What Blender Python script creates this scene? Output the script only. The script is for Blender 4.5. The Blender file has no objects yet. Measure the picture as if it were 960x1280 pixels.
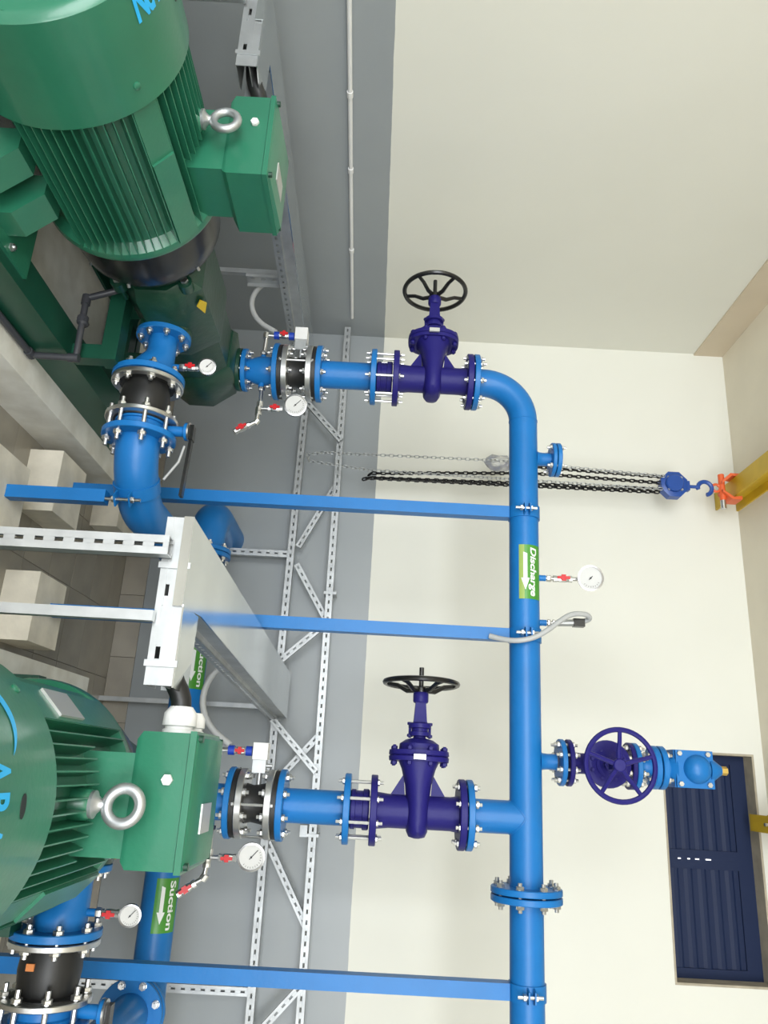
import bpy, bmesh, math, random
from mathutils import Vector, Matrix
random.seed(7)
SC = bpy.context.scene
COL = SC.collection
PI = math.pi
V = Vector

# ------------------------------------------------------------------ camera
YAW = math.atan(324 / 961.0); ROLL = 0.054
fw = V((-math.sin(YAW), math.cos(YAW), 0)); rt = V((math.cos(YAW), math.sin(YAW), 0)); up = V((0, 0, 1))
n_ = math.hypot(1, ROLL)
cx_ = (up - rt * ROLL) / n_
cy_ = -(rt + up * ROLL) / n_
cam_d = bpy.data.cameras.new('camera'); cam = bpy.data.objects.new('camera', cam_d); COL.objects.link(cam)
m = Matrix((cx_, cy_, -fw)).transposed().to_4x4(); m.translation = V((0, 0, 1.6))
cam.matrix_world = m
cam_d.sensor_fit = 'AUTO'; cam_d.sensor_width = 36; cam_d.lens = 961 / 1280 * 36
cam_d.clip_start = 0.02
SC.camera = cam

# ------------------------------------------------------------------ world, lights, exposure
w = bpy.data.worlds.new('sky'); SC.world = w; w.use_nodes = True
bg = w.node_tree.nodes['Background']; bg.inputs[0].default_value = (0.75, 0.87, 1.0, 1); bg.inputs[1].default_value = 1.0
def area(name, loc, target, sx, sy, power, col=(1, 1, 1)):
    l = bpy.data.lights.new(name, 'AREA'); l.shape = 'RECTANGLE'; l.size = sx; l.size_y = sy; l.energy = power; l.color = col
    o = bpy.data.objects.new(name, l); COL.objects.link(o); o.location = loc
    o.rotation_euler = (V(target) - V(loc)).to_track_quat('-Z', 'Y').to_euler()
    return o
# daylight through the openings of the front and right walls (behind and beside the photographer)
area('window_daylight_front', (-1.1, -3.28, 2.1), (-1.1, 0, 2.1), 3.5, 2.6, 160, (0.97, 0.99, 1.0))
area('window_daylight_front_right', (2.6, -3.28, 2.1), (2.6, 0, 2.1), 2.5, 2.6, 135, (0.97, 0.99, 1.0))
vs = SC.view_settings
SC.display_settings.display_device = 'sRGB'
vs.view_transform = 'Standard'; vs.look = 'None'; vs.gamma = 1; vs.use_curve_mapping = False
vs.exposure = 0.74

# ------------------------------------------------------------------ materials
MATS = {}
def mat(name, col, rough=0.5, metal=0.0, noise=0.0, scale=20, bump=0.0, bscale=80, coat=0.0, col2=None, spec=None, trans=0):
    m = bpy.data.materials.new(name); m.use_nodes = True
    nt = m.node_tree; b = nt.nodes['Principled BSDF']
    b.inputs['Base Color'].default_value = (*col, 1); b.inputs['Roughness'].default_value = rough
    b.inputs['Metallic'].default_value = metal
    if coat: b.inputs['Coat Weight'].default_value = coat; b.inputs['Coat Roughness'].default_value = 0.12
    if spec is not None: b.inputs['Specular IOR Level'].default_value = spec
    if trans: b.inputs['Transmission Weight'].default_value = trans
    tc = nt.nodes.new('ShaderNodeTexCoord')
    if noise or col2:
        n = nt.nodes.new('ShaderNodeTexNoise'); n.inputs['Scale'].default_value = scale; n.inputs['Detail'].default_value = 5
        nt.links.new(tc.outputs['Object'], n.inputs['Vector'])
        r = nt.nodes.new('ShaderNodeValToRGB')
        c2 = col2 or tuple(max(0, c * (1 - noise)) for c in col)
        c1 = col if col2 else tuple(min(1, c * (1 + noise)) for c in col)
        r.color_ramp.elements[0].position = 0.35; r.color_ramp.elements[1].position = 0.65
        r.color_ramp.elements[0].color = (*c2, 1); r.color_ramp.elements[1].color = (*c1, 1)
        nt.links.new(n.outputs['Fac'], r.inputs['Fac']); nt.links.new(r.outputs['Color'], b.inputs['Base Color'])
    if bump:
        n2 = nt.nodes.new('ShaderNodeTexNoise'); n2.inputs['Scale'].default_value = bscale; n2.inputs['Detail'].default_value = 3
        nt.links.new(tc.outputs['Object'], n2.inputs['Vector'])
        bp = nt.nodes.new('ShaderNodeBump'); bp.inputs['Strength'].default_value = bump; bp.inputs['Distance'].default_value = 0.01
        nt.links.new(n2.outputs['Fac'], bp.inputs['Height']); nt.links.new(bp.outputs['Normal'], b.inputs['Normal'])
    MATS[name] = m
    return m
def wall_mat():
    m = bpy.data.materials.new('wall_paint'); m.use_nodes = True; nt = m.node_tree; b = nt.nodes['Principled BSDF']
    g = nt.nodes.new('ShaderNodeNewGeometry'); s = nt.nodes.new('ShaderNodeSeparateXYZ'); nt.links.new(g.outputs['Position'], s.inputs[0])
    n = nt.nodes.new('ShaderNodeTexNoise'); n.inputs['Scale'].default_value = 9; n.inputs['Detail'].default_value = 3
    nt.links.new(g.outputs['Position'], n.inputs['Vector'])
    ma = nt.nodes.new('ShaderNodeMath'); ma.operation = 'MULTIPLY_ADD'; ma.inputs[1].default_value = 0.006
    nt.links.new(n.outputs['Fac'], ma.inputs[0]); nt.links.new(s.outputs['Z'], ma.inputs[2])
    gt = nt.nodes.new('ShaderNodeMath'); gt.operation = 'GREATER_THAN'; gt.inputs[1].default_value = 1.541
    nt.links.new(ma.outputs[0], gt.inputs[0])
    n2 = nt.nodes.new('ShaderNodeTexNoise'); n2.inputs['Scale'].default_value = 1.3; n2.inputs['Detail'].default_value = 4
    nt.links.new(g.outputs['Position'], n2.inputs['Vector'])
    def ramp(a, c):
        r = nt.nodes.new('ShaderNodeValToRGB'); r.color_ramp.elements[0].color = (*a, 1); r.color_ramp.elements[1].color = (*c, 1)
        r.color_ramp.elements[0].position = .3; r.color_ramp.elements[1].position = .7
        nt.links.new(n2.outputs['Fac'], r.inputs['Fac']); return r
    ra = ramp((0.30, 0.325, 0.338), (0.325, 0.35, 0.362)); rb = ramp((0.755, 0.75, 0.675), (0.78, 0.775, 0.70))
    mx = nt.nodes.new('ShaderNodeMix'); mx.data_type = 'RGBA'
    nt.links.new(gt.outputs[0], mx.inputs['Factor']); nt.links.new(ra.outputs[0], mx.inputs['A']); nt.links.new(rb.outputs[0], mx.inputs['B'])
    nt.links.new(mx.outputs['Result'], b.inputs['Base Color'])
    rr = nt.nodes.new('ShaderNodeMapRange'); rr.inputs['To Min'].default_value = 0.35; rr.inputs['To Max'].default_value = 0.7
    nt.links.new(gt.outputs[0], rr.inputs['Value']); nt.links.new(rr.outputs[0], b.inputs['Roughness'])
    return m
WALL = wall_mat()
CREAM = mat('cream_paint', (0.76, 0.7, 0.57), 0.7, noise=.03, scale=3)
BEAMC = mat('beam_cream_paint', (0.62, 0.53, 0.40), 0.7, noise=.03, scale=3)
TILE = mat('floor_tile', (0.30, 0.275, 0.225), 0.3, noise=.12, scale=4, bump=.03, bscale=40)
GROUT = mat('grout', (0.10, 0.09, 0.075), 0.8)
SKIRT = mat('skirting_tile', (0.34, 0.31, 0.26), 0.3, noise=.1, scale=5)
CONC = mat('concrete', (0.70, 0.655, 0.55), 0.85, noise=.1, scale=8, bump=.25, bscale=30)
PLINTH = mat('plinth_paint', (0.78, 0.77, 0.71), 0.6, scale=7, col2=(0.62, 0.60, 0.53), bump=.15, bscale=20)
BLUE = mat('blue_paint', (0.010, 0.158, 0.455), 0.38, noise=.05, scale=6, bump=.06, bscale=60, coat=0, spec=.35)
NAVY = mat('violet_blue_paint', (0.017, 0.014, 0.145), 0.42, bump=.12, bscale=50, coat=0, spec=.2)
GREEN = mat('motor_green_paint', (0.022, 0.158, 0.090), 0.34, noise=.06, scale=4, bump=.05, bscale=70, coat=.25)
DGREEN = mat('pump_green_paint', (0.007, 0.045, 0.026), 0.35, noise=.1, scale=6, bump=.15, bscale=40, coat=.2)
BGREEN = mat('skid_green_paint', (0.007, 0.065, 0.038), 0.38, noise=.1, scale=6, coat=.15)
STEEL = mat('zinc_steel', (0.60, 0.60, 0.59), 0.3, metal=.95, noise=.06, scale=30)
GALV = mat('galvanized', (0.47, 0.485, 0.49), 0.42, metal=.8, noise=.1, scale=12)
TRUSSM = mat('galvanized_dull', (0.44, 0.455, 0.46), 0.45, metal=.7, noise=.12, scale=12)
CHROME = mat('gauge_steel', (0.34, 0.34, 0.34), 0.25, metal=1.0)
TRAYM = mat('galvanized_sheet', (0.70, 0.72, 0.71), 0.17, metal=1.0, noise=.06, scale=5)
RUBBER = mat('rubber', (0.012, 0.012, 0.012), 0.45)
BLACKP = mat('black_paint', (0.010, 0.010, 0.010), 0.25)
CHAINB = mat('black_chain', (0.01, 0.01, 0.011), 0.35, metal=.3)
WHITE = mat('white_plastic', (0.74, 0.74, 0.73), 0.45)
LGREY = mat('grey_plastic', (0.42, 0.43, 0.43), 0.45)
PVC = mat('grey_pvc', (0.045, 0.047, 0.055), 0.4)
RED = mat('red_plastic', (0.55, 0.015, 0.02), 0.35)
BLUEP = mat('blue_plastic', (0.01, 0.05, 0.42), 0.35)
BRASS = mat('brass', (0.65, 0.45, 0.12), 0.35, metal=.8)
ORANGE = mat('orange_paint', (0.75, 0.13, 0.035), 0.45)
YELLOW = mat('yellow_paint', (0.58, 0.38, 0.015), 0.45, noise=.08, scale=6)
HOISTB = mat('hoist_blue', (0.015, 0.07, 0.32), 0.35)
SHUT = mat('shutter_paint', (0.010, 0.020, 0.062), 0.55, spec=.25)
DIAL = mat('dial', (0.60, 0.60, 0.59), 0.6, spec=.2)
INK = mat('ink', (0.01, 0.01, 0.01), 0.5)
REVEAL = mat('window_reveal_plaster', (0.42, 0.37, 0.28), 0.8, noise=.15, scale=10)
STG = mat('sticker_green', (0.06, 0.27, 0.03), 0.35)
STY = mat('sticker_lime', (0.30, 0.42, 0.10), 0.35)
STW = mat('sticker_white', (0.82, 0.84, 0.82), 0.4)
LOGO = mat('logo_blue', (0.02, 0.42, 0.85), 0.4)
PLATE = mat('name_plate', (0.55, 0.55, 0.53), 0.35, metal=.5)
BAG = mat('clear_plastic', (0.85, 0.85, 0.83), 0.25, trans=.6)
CARD = mat('sticker_yellow', (0.6, 0.42, 0.02), 0.5)
TAPE = mat('orange_tag', (0.6, 0.2, 0.05), 0.5)

# ------------------------------------------------------------------ mesh builder
class MB:
    def __init__(s): s.b = bmesh.new()
    def box(s, x0, y0, z0, x1, y1, z1):
        x0, x1 = min(x0, x1), max(x0, x1); y0, y1 = min(y0, y1), max(y0, y1); z0, z1 = min(z0, z1), max(z0, z1)
        v = [s.b.verts.new(p) for p in ((x0, y0, z0), (x1, y0, z0), (x1, y1, z0), (x0, y1, z0), (x0, y0, z1), (x1, y0, z1), (x1, y1, z1), (x0, y1, z1))]
        for f in ((0, 3, 2, 1), (4, 5, 6, 7), (0, 1, 5, 4), (1, 2, 6, 5), (2, 3, 7, 6), (3, 0, 4, 7)): s.b.faces.new([v[i] for i in f])
        return s
    def obox(s, p0, p1, wv, w, dv, d):
        "bar from p0 to p1, width w along wv, depth d along dv"
        p0, p1, wv, dv = V(p0), V(p1), V(wv).normalized() * w / 2, V(dv).normalized() * d / 2
        v = [s.b.verts.new(p + a * wv + c * dv) for p in (p0, p1) for a, c in ((-1, -1), (1, -1), (1, 1), (-1, 1))]
        for f in ((0, 3, 2, 1), (4, 5, 6, 7), (0, 1, 5, 4), (1, 2, 6, 5), (2, 3, 7, 6), (3, 0, 4, 7)): s.b.faces.new([v[i] for i in f])
        return s
    def lathe(s, o, ax, prof, seg=24, cap=True, a0=0.0, sx=1.0, refv=None):
        "prof: (t along axis, radius); sx stretches the second cross axis"
        o, ax = V(o), V(ax).normalized()
        r0 = V(refv) if refv else (V((0, 0, 1)) if abs(ax.z) < .9 else V((1, 0, 0)))
        e1 = (r0 - ax * r0.dot(ax)).normalized(); e2 = ax.cross(e1)
        rings = []
        for t, r in prof:
            rings.append([s.b.verts.new(o + ax * t + (e1 * math.cos(a0 + 2 * PI * k / seg) + e2 * sx * math.sin(a0 + 2 * PI * k / seg)) * r) for k in range(seg)])
        for a, c in zip(rings, rings[1:]):
            for k in range(seg): s.b.faces.new((a[k], a[(k + 1) % seg], c[(k + 1) % seg], c[k]))
        if cap:
            s.b.faces.new(rings[0][::-1]); s.b.faces.new(rings[-1])
        return s
    def cyl(s, p0, p1, r, seg=20, r2=None, bev=0.0):
        p0, p1 = V(p0), V(p1); L = (p1 - p0).length; r2 = r if r2 is None else r2
        if bev: pr = [(0, r - bev), (bev, r), (L - bev, r2), (L, r2 - bev)]
        else: pr = [(0, r), (L, r2)]
        return s.lathe(p0, p1 - p0, pr, seg)
    def ring(s, p0, p1, ro, ri, seg=32):
        p0, p1 = V(p0), V(p1); L = (p1 - p0).length
        return s.lathe(p0, p1 - p0, [(0, ri), (0, ro), (L, ro), (L, ri), (0, ri)], seg, cap=False)
    def tube(s, pts, r, seg=12, smooth=0, cap=True):
        pts = [V(p) for p in pts]
        for _ in range(smooth):
            q = [pts[0]]
            for a, c in zip(pts, pts[1:]): q += [a * .75 + c * .25, a * .25 + c * .75]
            pts = q + [pts[-1]]
        rs = r if isinstance(r, (list, tuple)) else [r] * len(pts)
        e = None; rings = []
        for i, p in enumerate(pts):
            t = (pts[min(i + 1, len(pts) - 1)] - pts[max(i - 1, 0)]).normalized()
            if e is None: e = t.orthogonal().normalized()
            else: e = (e - t * e.dot(t)).normalized()
            f = t.cross(e)
            rings.append([s.b.verts.new(p + (e * math.cos(2 * PI * k / seg) + f * math.sin(2 * PI * k / seg)) * rs[i]) for k in range(seg)])
        for a, c in zip(rings, rings[1:]):
            for k in range(seg): s.b.faces.new((a[k], a[(k + 1) % seg], c[(k + 1) % seg], c[k]))
        if cap: s.b.faces.new(rings[0][::-1]); s.b.faces.new(rings[-1])
        return s
    def torus(s, c, ax, R, r, seg=32, ms=8, arc=(0, 2 * PI), refv=None, sx=1.0):
        c, ax = V(c), V(ax).normalized(); r0 = V(refv) if refv else ax.orthogonal(); e1 = (r0 - ax * r0.dot(ax)).normalized(); e2 = ax.cross(e1)
        full = abs(arc[1] - arc[0] - 2 * PI) < 1e-6; N = seg if full else seg + 1; rings = []
        for i in range(N):
            a = arc[0] + (arc[1] - arc[0]) * i / seg; d = e1 * math.cos(a) + e2 * math.sin(a); d2 = e1 * math.cos(a) + e2 * math.sin(a) * sx
            rings.append([s.b.verts.new(c + d2 * R + (d * math.cos(2 * PI * k / ms) + ax * math.sin(2 * PI * k / ms)) * r) for k in range(ms)])
        for i in range(N if full else N - 1):
            a, q = rings[i], rings[(i + 1) % N]
            for k in range(ms): s.b.faces.new((a[k], q[k], q[(k + 1) % ms], a[(k + 1) % ms]))
        if not full: s.b.faces.new(rings[0]); s.b.faces.new(rings[-1][::-1])
        return s
    def prism(s, pts, d):
        "extrude polygon pts by vector d"
        d = V(d); a = [s.b.verts.new(p) for p in pts]; c = [s.b.verts.new(V(p) + d) for p in pts]; n = len(a)
        s.b.faces.new(a[::-1]); s.b.faces.new(c)
        for i in range(n): s.b.faces.new((a[i], a[(i + 1) % n], c[(i + 1) % n], c[i]))
        return s
    def loft(s, loops, cap=True):
        R = [[s.b.verts.new(p) for p in l] for l in loops]; n = len(R[0])
        for a, c in zip(R, R[1:]):
            for i in range(n): s.b.faces.new((a[i], a[(i + 1) % n], c[(i + 1) % n], c[i]))
        if cap: s.b.faces.new(R[0][::-1]); s.b.faces.new(R[-1])
        return s
    def hexnut(s, c, ax, r=.012, h=.01):
        return s.lathe(V(c) - V(ax).normalized() * h / 2, ax, [(0, r * .93), (h * .15, r), (h * .85, r), (h, r * .93)], 6)
    def build(s, name, mt, parent=None, bevel=0.0, smooth=True, label=None, kind=None, loc=None):
        b = s.b
        if bevel:
            es = [e for e in b.edges if len(e.link_faces) == 2 and e.calc_face_angle(0) > .6]
            bmesh.ops.bevel(b, geom=es, offset=bevel, segments=2, profile=.6, affect='EDGES', clamp_overlap=True)
        bmesh.ops.recalc_face_normals(b, faces=b.faces)
        off = V((0, 0, 0))
        if parent is not None: off = wloc(parent)
        elif loc is not None: off = V(loc)
        bmesh.ops.translate(b, verts=b.verts, vec=-off)
        me = bpy.data.meshes.new(name); b.to_mesh(me); b.free()
        me.materials.append(mt)
        if smooth:
            for p in me.polygons: p.use_smooth = True
            try: me.set_sharp_from_angle(angle=math.radians(38))
            except Exception: pass
        o = bpy.data.objects.new(name, me); COL.objects.link(o)
        if parent is not None: o.parent = parent
        elif loc is not None: o.location = loc
        if label: o['label'] = label
        if kind: o['kind'] = kind
        return o
def wloc(o):
    p = V((0, 0, 0))
    while o is not None: p = p + V(o.location); o = o.parent
    return p
def tag(o, label, cat, group=None):
    o['label'] = label; o['category'] = cat
    if group: o['group'] = group
    return o
def thing(name, loc, label, cat, group=None):
    o = bpy.data.objects.new(name, None); COL.objects.link(o); o.location = loc; o.empty_display_size = .05
    return tag(o, label, cat, group)
def struct(o): o['kind'] = 'structure'; return o
def copy_tree(o, d=(0, 0, 0), label=None, parent=None):
    c = o.copy(); COL.objects.link(c)
    if parent is not None: c.parent = parent
    else: c.location = V(o.location) + V(d)
    if label: c['label'] = label
    for ch in list(o.children):
        k = ch.copy(); COL.objects.link(k); k.parent = c
        for g in list(ch.children):
            q = g.copy(); COL.objects.link(q); q.parent = k
            for h in list(g.children):
                z = h.copy(); COL.objects.link(z); z.parent = q
    return c
_bolts = {}
def bolt(parent, c, ax, L, r=.0075, nuts=(1, 1), over=.012, name='stud_bolt'):
    "stud centred at c along ax; L = grip between nut faces"
    key = (round(L, 4), r, nuts, over)
    if key not in _bolts:
        m = MB(); h = r * 1.5
        m.cyl((0, 0, -L / 2 - h - over), (0, 0, L / 2 + h + over * (1 if nuts[1] else 0)), r, 8)
        for sgn, nn in ((-1, nuts[0]), (1, nuts[1])):
            if nn: m.hexnut((0, 0, sgn * (L / 2 + h / 2)), (0, 0, 1), r * 1.95, h); m.cyl((0, 0, sgn * (L / 2) - .001), (0, 0, sgn * (L / 2) + .001), r * 2.0, 10)
        bmesh.ops.recalc_face_normals(m.b, faces=m.b.faces)
        me = bpy.data.meshes.new('stud_bolt'); m.b.to_mesh(me); m.b.free(); me.materials.append(STEEL); _bolts[key] = me
    o = bpy.data.objects.new(name, _bolts[key]); COL.objects.link(o)
    if parent is not None: o.parent = parent; o.location = V(c) - wloc(parent)
    else: o.location = c
    o.rotation_euler = V(ax).normalized().to_track_quat('Z', 'Y').to_euler()
    return o
def bolt_ring(parent, c, ax, R, n, L, r=.0075, nuts=(1, 1), over=.012, ph=.5, only=None):
    ax = V(ax).normalized(); r0 = V((0, 0, 1)) if abs(ax.z) < .9 else V((1, 0, 0))
    e1 = (r0 - ax * r0.dot(ax)).normalized(); e2 = ax.cross(e1)
    for k in range(n):
        a = 2 * PI * (k + ph) / n
        bolt(parent, V(c) + (e1 * math.cos(a) + e2 * math.sin(a)) * R, ax, L, r, nuts, over)
def disc(p0, p1, r, seg=40): return MB().cyl(p0, p1, r, seg, bev=.002)

def text_mesh(body, size, bold=0.0, align='CENTER', shear=0.0, sx=1.0):
    cu = bpy.data.curves.new('t', 'FONT'); cu.body = body; cu.size = size; cu.align_x = align; cu.offset = bold; cu.shear = shear
    o = bpy.data.objects.new('t', cu); COL.objects.link(o)
    dg = bpy.context.evaluated_depsgraph_get(); dg.update()
    me = bpy.data.meshes.new_from_object(o.evaluated_get(dg))
    bpy.data.objects.remove(o); 
    b = bmesh.new(); b.from_mesh(me); bpy.data.meshes.remove(me)
    for v in b.verts: v.co.x *= sx
    return b
def wrap(b, f, cuts_y=(), cuts_x=()):
    for y in cuts_y:
        bmesh.ops.bisect_plane(b, geom=b.verts[:] + b.edges[:] + b.faces[:], plane_co=(0, y, 0), plane_no=(0, 1, 0))
    for x in cuts_x:
        bmesh.ops.bisect_plane(b, geom=b.verts[:] + b.edges[:] + b.faces[:], plane_co=(x, 0, 0), plane_no=(1, 0, 0))
    for v in b.verts: v.co = f(v.co.x, v.co.y)
    mb = MB(); mb.b.free(); mb.b = b
    return mb
def flat_poly(pts):
    b = bmesh.new(); b.faces.new([b.verts.new((x, y, 0)) for x, y in pts]); return b

# ================================================================== SETTING
XL, YB, ZC = -2.87, 4.70, 3.90
XR, YF = 5.4, -3.4
GY0, GZ = 3.355, 0.285
fl = MB().box(XL - .2, YF - .2, -.06, XR + .2, YB + .2, -.004).build('floor', GROUT, smooth=False); struct(fl)
tile_me = None
for i in range(-6, 9):
    for j in range(-5, 5):
        x0 = -.82 + .38 * i; y0 = GY0 + GZ * j
        x1, y1 = x0 + .377, y0 + GZ - .003
        if x0 < XL - .38 or y0 > YB - .03: continue
        if tile_me is None:
            m = MB(); m.box(0, 0, -.004, .377, GZ - .003, 0.0)
            o = m.build('tile', TILE, fl, smooth=False); tile_me = o.data
        else:
            o = bpy.data.objects.new('tile', tile_me); COL.objects.link(o); o.parent = fl
        o.location = (x0, y0, random.uniform(-.0006, .0006))
# rest of the floor that the photograph does not show
m = MB(); m.box(XL, YF, -.004, XR, GY0 - 5 * GZ - .003, 0); m.box(2.6, GY0 - 5 * GZ, -.004, XR, YB, 0)
m.build('floor_tile_field', TILE, fl, smooth=False, kind='stuff')
# window hole in the back wall
WX0, WX1, WZ0, WZ1 = -.205, 1.005, 3.30, 3.845
m = MB()
m.box(XL - .2, YB, 0, WX0, YB + .2, ZC); m.box(WX1, YB, 0, XR + .2, YB + .2, ZC)
m.box(WX0, YB, 0, WX1, YB + .2, WZ0); m.box(WX0, YB, WZ1, WX1, YB + .2, ZC)
struct(m.build('wall_back', WALL, smooth=False))
struct(MB().box(XL - .2, YF, 0, XL, YB, ZC).build('wall_left', WALL, smooth=False))
m = MB(); m.box(XR, YF, 0, XR + .2, YB, ZC)
struct(m.build('wall_right', WALL, smooth=False))
m = MB()
for a, c in ((XL - .2, -3.0 + .13), (.7, 1.3), (3.9, XR + .2)): m.box(a, YF - .2, 0, c, YF, ZC)
m.box(XL - .2, YF - .2, 0, XR + .2, YF, .78); m.box(XL - .2, YF - .2, 3.5, XR + .2, YF, ZC)
struct(m.build('wall_front', WALL, smooth=False))
struct(MB().box(XL - .2, YF - .2, ZC, XR + .2, YB + .2, ZC + .12).build('ceiling', CREAM, smooth=False))
struct(MB().box(XL, YF, 3.70, XL + .012, YB, ZC).build('trim_1', BEAMC, smooth=False))
# skirting of separate tiles
sk = MB().box(XL, YB - .004, 0, 2.6, YB, .15).build('baseboard_back', GROUT, smooth=False); struct(sk)
x = XL + .02
first = None
while x < 2.2:
    if first is None:
        o = MB().box(0, 0, 0, .377, .009, .148).build('skirting_tile', SKIRT, sk, smooth=False); first = o.data
    else:
        o = bpy.data.objects.new('skirting_tile', first); COL.objects.link(o); o.parent = sk
    o.location = (x, YB - .013, .002); x += .38
sk2 = MB().box(XL, 0, 0, XL + .004, YB - .013, .15).build('baseboard_left', SKIRT, smooth=False); struct(sk2)
# window with navy steel shutter leaves
wn = bpy.data.objects.new('window_1', None); COL.objects.link(wn); wn.location = (.4, YB, 3.3); struct(wn)
m = MB(); t = .012
m.box(WX0, YB + .001, WZ0, WX0 + t, YB + .19, WZ1); m.box(WX1 - t, YB + .001, WZ0, WX1, YB + .19, WZ1)
m.box(WX0 + t, YB + .001, WZ1 - t, WX1 - t, YB + .19, WZ1); m.box(WX0 + t, YB + .001, WZ0, WX1 - t, YB + .19, WZ0 + t)
m.build('window_reveal', REVEAL, wn, smooth=False)
for a, c in ((WX0 + t, .3874), (.3876, WX1 - t)):
    lf = MB(); y0 = YB + .11
    lf.box(a, y0, WZ0 + t, a + .05, y0 + .03, WZ1 - t); lf.box(c - .05, y0, WZ0 + t, c, y0 + .03, WZ1 - t)
    lf.box(a + .05, y0, WZ1 - t - .085, c - .05, y0 + .03, WZ1 - t); lf.box(a + .05, y0, WZ0 + t, c - .05, y0 + .03, WZ0 + t + .04)
    lo = lf.build('shutter_leaf', SHUT, wn, bevel=.002, smooth=False)
    zz = WZ0 + t + .04; top = WZ1 - t - .085; nrib = 5; ph = (top - zz) / nrib
    for k in range(nrib):
        z0 = zz + k * ph
        MB().prism([(a + .05, y0 + .012, z0), (a + .05, y0 + .006, z0 + .02), (a + .05, y0 + .006, z0 + ph * .5), (a + .05, y0 + .012, z0 + ph * .65), (a + .05, y0 + .012, z0 + ph), (a + .05, y0 + .03, z0 + ph), (a + .05, y0 + .03, z0)], (c - a - .1, 0, 0)).build('shutter_rib', SHUT, lo, smooth=False)
MB().box(XL, YB + .145, 3.2, .3, YB + .15, 3.25).b.free()
# glowing strips laid over the closed leaf joint, imitating daylight through slits
SLITGLOW = bpy.data.materials.new('slit_glow'); SLITGLOW.use_nodes = True
b_ = SLITGLOW.node_tree.nodes['Principled BSDF']; b_.inputs['Emission Color'].default_value = (1, 1, 1, 1); b_.inputs['Emission Strength'].default_value = .9
m = MB()
for z, h in ((3.40, .016), (3.455, .014), (3.50, .022), (3.56, .03)): m.box(.3825, YB + .107, z, .3885, YB + .1095, z + h)
m.build('glow_strip', SLITGLOW, wn, smooth=False)

# ================================================================== helpers for assemblies
def flange_disc(name, p, ax, h, r, mt, parent, bore=0, seg=40, label=None):
    p = V(p); ax = V(ax).normalized()
    return MB().cyl(p - ax * h / 2, p + ax * h / 2, r, seg, bev=.0025).build(name, mt, parent, label=label)

def gauge(parent, c, R, valve_from, facing=(0, -1, 0)):
    "dial gauge centred at c with ring case, dial, needle; face towards facing"
    f = V(facing).normalized(); c = V(c)
    case = MB().lathe(c - f * R * .35, f, [(0, R * .8), (R * .08, R * .97), (R * .5, R * .97), (R * .52, R * 1.04), (R * .72, R * 1.04), (R * .74, R * .9), (R * .6, R * .88)], 32).build('gauge_case', CHROME, parent)
    d0 = c + f * R * .3
    MB().cyl(d0 - f * .001, d0 + f * .001, R * .9, 32).build('dial_face', DIAL, case)
    s_ = V((1, 0, 0)) if abs(f.x) < .7 else V((0, 1, 0)); u_ = V((0, 0, 1))
    m = MB()
    for k in range(19):
        a = math.radians(-135 + 15 * k); dv = s_ * math.sin(a) + u_ * math.cos(a)
        m.obox(d0 + f * .0015 + dv * R * .66, d0 + f * .0015 + dv * R * .78, dv.cross(f), R * .025, f, .0006)
    m.build('dial_marks', INK, case, smooth=False, kind='stuff')
    a = math.radians(-48); dv = s_ * math.sin(a) + u_ * math.cos(a)
    m = MB(); m.obox(d0 + f * .003 - dv * R * .2, d0 + f * .003 + dv * R * .7, dv.cross(f), R * .06, f, .001); m.cyl(d0, d0 + f * .004, R * .08, 10)
    m.build('needle', INK, case, smooth=False)
    return case
def ball_valve(parent, p0, p1, r=.011, handle=RED, side=(0, -1, 0), body=STEEL):
    p0, p1 = V(p0), V(p1); ax = (p1 - p0).normalized(); L = (p1 - p0).length; sd = V(side)
    m = MB(); m.lathe(p0, ax, [(0, r * 1.25), (L * .18, r * 1.25), (L * .2, r), (L * .35, r * 1.25), (L * .65, r * 1.25), (L * .8, r), (L * .82, r * 1.25), (L, r * 1.25)], 8)
    v = m.build('ball_valve', body, parent)
    c = (p0 + p1) / 2; e = ax.cross(sd).normalized()
    m = MB(); m.cyl(c, c + sd * r * 2, r * .5, 8); q = c + sd * r * 2.1
    m.obox(q - ax * L * .34, q + ax * L * .34, e, r * 1.0, sd, r * .35); m.obox(q - ax * L * .12, q + ax * L * .12, e, r * 2.2, sd, r * .45)
    m.build('valve_handle', handle, v, bevel=.001)
    return v
def handwheel(parent, c, ax, R, rr, mt, spokes=5, cup=.03, name='handwheel', wave=0, ph=0.0):
    c, ax = V(c), V(ax).normalized(); r0 = V((0, 0, 1)); e1 = (r0 - ax * r0.dot(ax)).normalized(); e2 = ax.cross(e1)
    m = MB(); m.torus(c, ax, R, rr, 48, 8, refv=(0, 0, 1))
    m.cyl(c - ax * cup - ax * .022, c - ax * cup + ax * .014, R * .19, 16, bev=.004)
    for k in range(spokes):
        a = ph + 2 * PI * k / spokes; d = e1 * math.cos(a) + e2 * math.sin(a)
        pts = [c - ax * cup + d * R * .1, c - ax * cup * 1.05 + d * R * .4, c - ax * cup * .25 + d * R * .68, c + d * R * .98]
        m.tube(pts, [rr * .95, rr * .95, rr * .85, rr * .8, ][:4], 8)
    if wave:
        for k in range(wave):
            a = 2 * PI * k / wave; d = e1 * math.cos(a) + e2 * math.sin(a)
            m.lathe(c + d * (R + rr * .35) - ax * rr * .5, ax, [(0, rr * .5), (rr, rr * .5)], 6)
    return m.build(name, mt, parent)

# ================================================================== PUMP SET 1 (then copied by DX)
DX = 2.0
MX, MZ = -1.895, .665
SETS = []        # (root, second label)
def dup(root, label2): SETS.append((root, label2))
TOPL = 'at the top of the photo'; BOTL = 'at the bottom left of the photo'

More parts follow.
